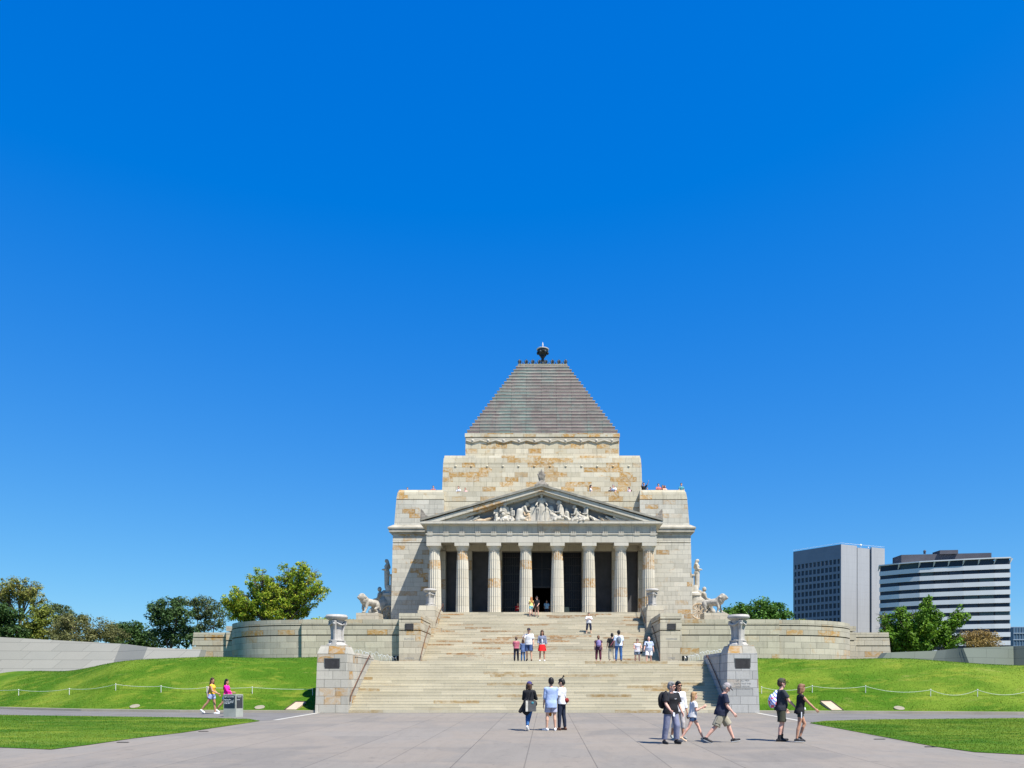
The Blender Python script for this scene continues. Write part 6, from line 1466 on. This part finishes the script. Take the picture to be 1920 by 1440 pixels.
um = tree(38, 150, [(10,1112,15,10),(20,1099,15,10),(38,1092,20,9),(56,1098,15,10),(66,1111,12,9),(73,1124,8,5),(0,1103,12,12),(-14,1118,16,10),(38,1104,22,8),(6,1126,12,5),(50,1112,14,6),(26,1112,12,6)], L_PIN, 'tall umbrella shaped tree with open dark branches at the far left', clump=.7, per=20, size=.17, trunkr=.5, depth=3.2, spray=1.6, mixed=.35)
tree(1425, 112, [(1366,1150,11,10),(1384,1143,11,12),(1404,1144,11,10),(1421,1136,12,11),(1441,1144,12,11),(1459,1142,12,12),(1476,1154,10,9),(1420,1160,50,14),(1425,1178,60,14)], L_RIT, 'dense mid green tree behind the right terrace wall left of the tower', clump=.95, dens=1.4, size=.19)
tree(1725, 88, [(1660,1152,14,10),(1688,1143,11,9),(1712,1150,15,13),(1734,1135,13,13),(1750,1152,14,12),(1740,1126,6,5),(1797,1148,8,9),(1788,1168,12,10),(1656,1178,14,16),(1688,1176,22,20),(1728,1176,24,22),(1762,1186,17,16),(1788,1196,14,16),(1720,1206,50,14),(1668,1207,20,12),(1804,1160,5,5)], L_MAP, 'large leafy bright green tree in front of the curved hotel', clump=.75, per=28, size=.165, trunkr=.35, spray=7.5)
tree(1838, 95, [(1822,1196,16,11),(1840,1192,14,11),(1856,1196,15,11),(1838,1208,34,10)], L_RUS, 'rounded rusty brown bush behind the right angled wall', clump=.65, dens=1.4, size=.10, trunkr=.2)
tree(1505, 130, [(1500,1168,8,5),(1520,1172,10,5),(1495,1175,10,6)], L_OLV, 'small olive treetop just above the curved wall in front of the tower', clump=.5, dens=1.2, size=.13, trunkr=.2)
tree(640, 88, [(620,1163,9,4),(600,1166,12,5),(655,1166,8,4)], L_YEL, 'small sparse yellow shrub top behind the left urn', clump=.4, dens=1.2, per=20, size=.10, trunkr=.1)

# ------------------------------------------------------------------ sky, sun, camera
SUN = Vector((.42, -.42, 1.0)).normalized(); elev = math.asin(SUN.z)
w = bpy.data.worlds.new('World'); scene.world = w; w.use_nodes = True; nt = w.node_tree; nt.nodes.clear()
sk = nt.nodes.new('ShaderNodeTexSky'); sk.sky_type = 'NISHITA'; sk.sun_disc = False; sk.sun_elevation = elev
sk.sun_rotation = math.atan2(SUN.x, SUN.y); sk.altitude = 50; sk.air_density = 1.0; sk.dust_density = .1; sk.ozone_density = 4.0
sp = nt.nodes.new('ShaderNodeSeparateColor'); cb_ = nt.nodes.new('ShaderNodeCombineColor'); nt.links.new(sk.outputs[0], sp.inputs[0])
def wm(op, a, b, clamp=False):
    x = nt.nodes.new('ShaderNodeMath'); x.operation = op; x.use_clamp = clamp
    for i, v in enumerate((a, b)):
        if isinstance(v, (int, float)): x.inputs[i].default_value = v
        else: nt.links.new(v, x.inputs[i])
    return x.outputs[0]
nt.links.new(wm('MULTIPLY', wm('MAXIMUM', wm('SUBTRACT', sp.outputs[0], .92), 0.0), .38), cb_.inputs[0])
nt.links.new(wm('MULTIPLY', wm('POWER', wm('MULTIPLY', sp.outputs[1], .1), .85), 4.95), cb_.inputs[1])
nt.links.new(wm('MULTIPLY', wm('POWER', wm('MULTIPLY', sp.outputs[2], .1), .30), 5.75), cb_.inputs[2])
bg = nt.nodes.new('ShaderNodeBackground'); bg.inputs[1].default_value = SKY_STR; ow = nt.nodes.new('ShaderNodeOutputWorld')
nt.links.new(cb_.outputs[0], bg.inputs[0]); nt.links.new(bg.outputs[0], ow.inputs[0])
ld = bpy.data.lights.new('sun', 'SUN'); ld.energy = SUN_E; ld.angle = R(.5); ld.color = (1.0, .955, .88)
so = bpy.data.objects.new('sun', ld); col.objects.link(so); so.rotation_euler = SUN.to_track_quat('Z', 'Y').to_euler()
cd = bpy.data.cameras.new('camera'); cd.sensor_fit = 'HORIZONTAL'; cd.sensor_width = 36; cd.lens = 36*F/1920
cd.shift_x = -(VPX-960)/1920; cd.shift_y = (HOR-720)/1920; cd.clip_end = 8000; cd.clip_start = .1
co = bpy.data.objects.new('camera', cd); col.objects.link(co); co.location = (CX, 0, EYE); co.rotation_euler = (R(90), 0, 0); scene.camera = co
vs = scene.view_settings; vs.view_transform = 'Standard'; vs.look = 'None'; vs.exposure = EXPO; vs.gamma = 1.0
scene.cycles.max_bounces = 6; scene.cycles.diffuse_bounces = 4; scene.cycles.use_adaptive_sampling = True
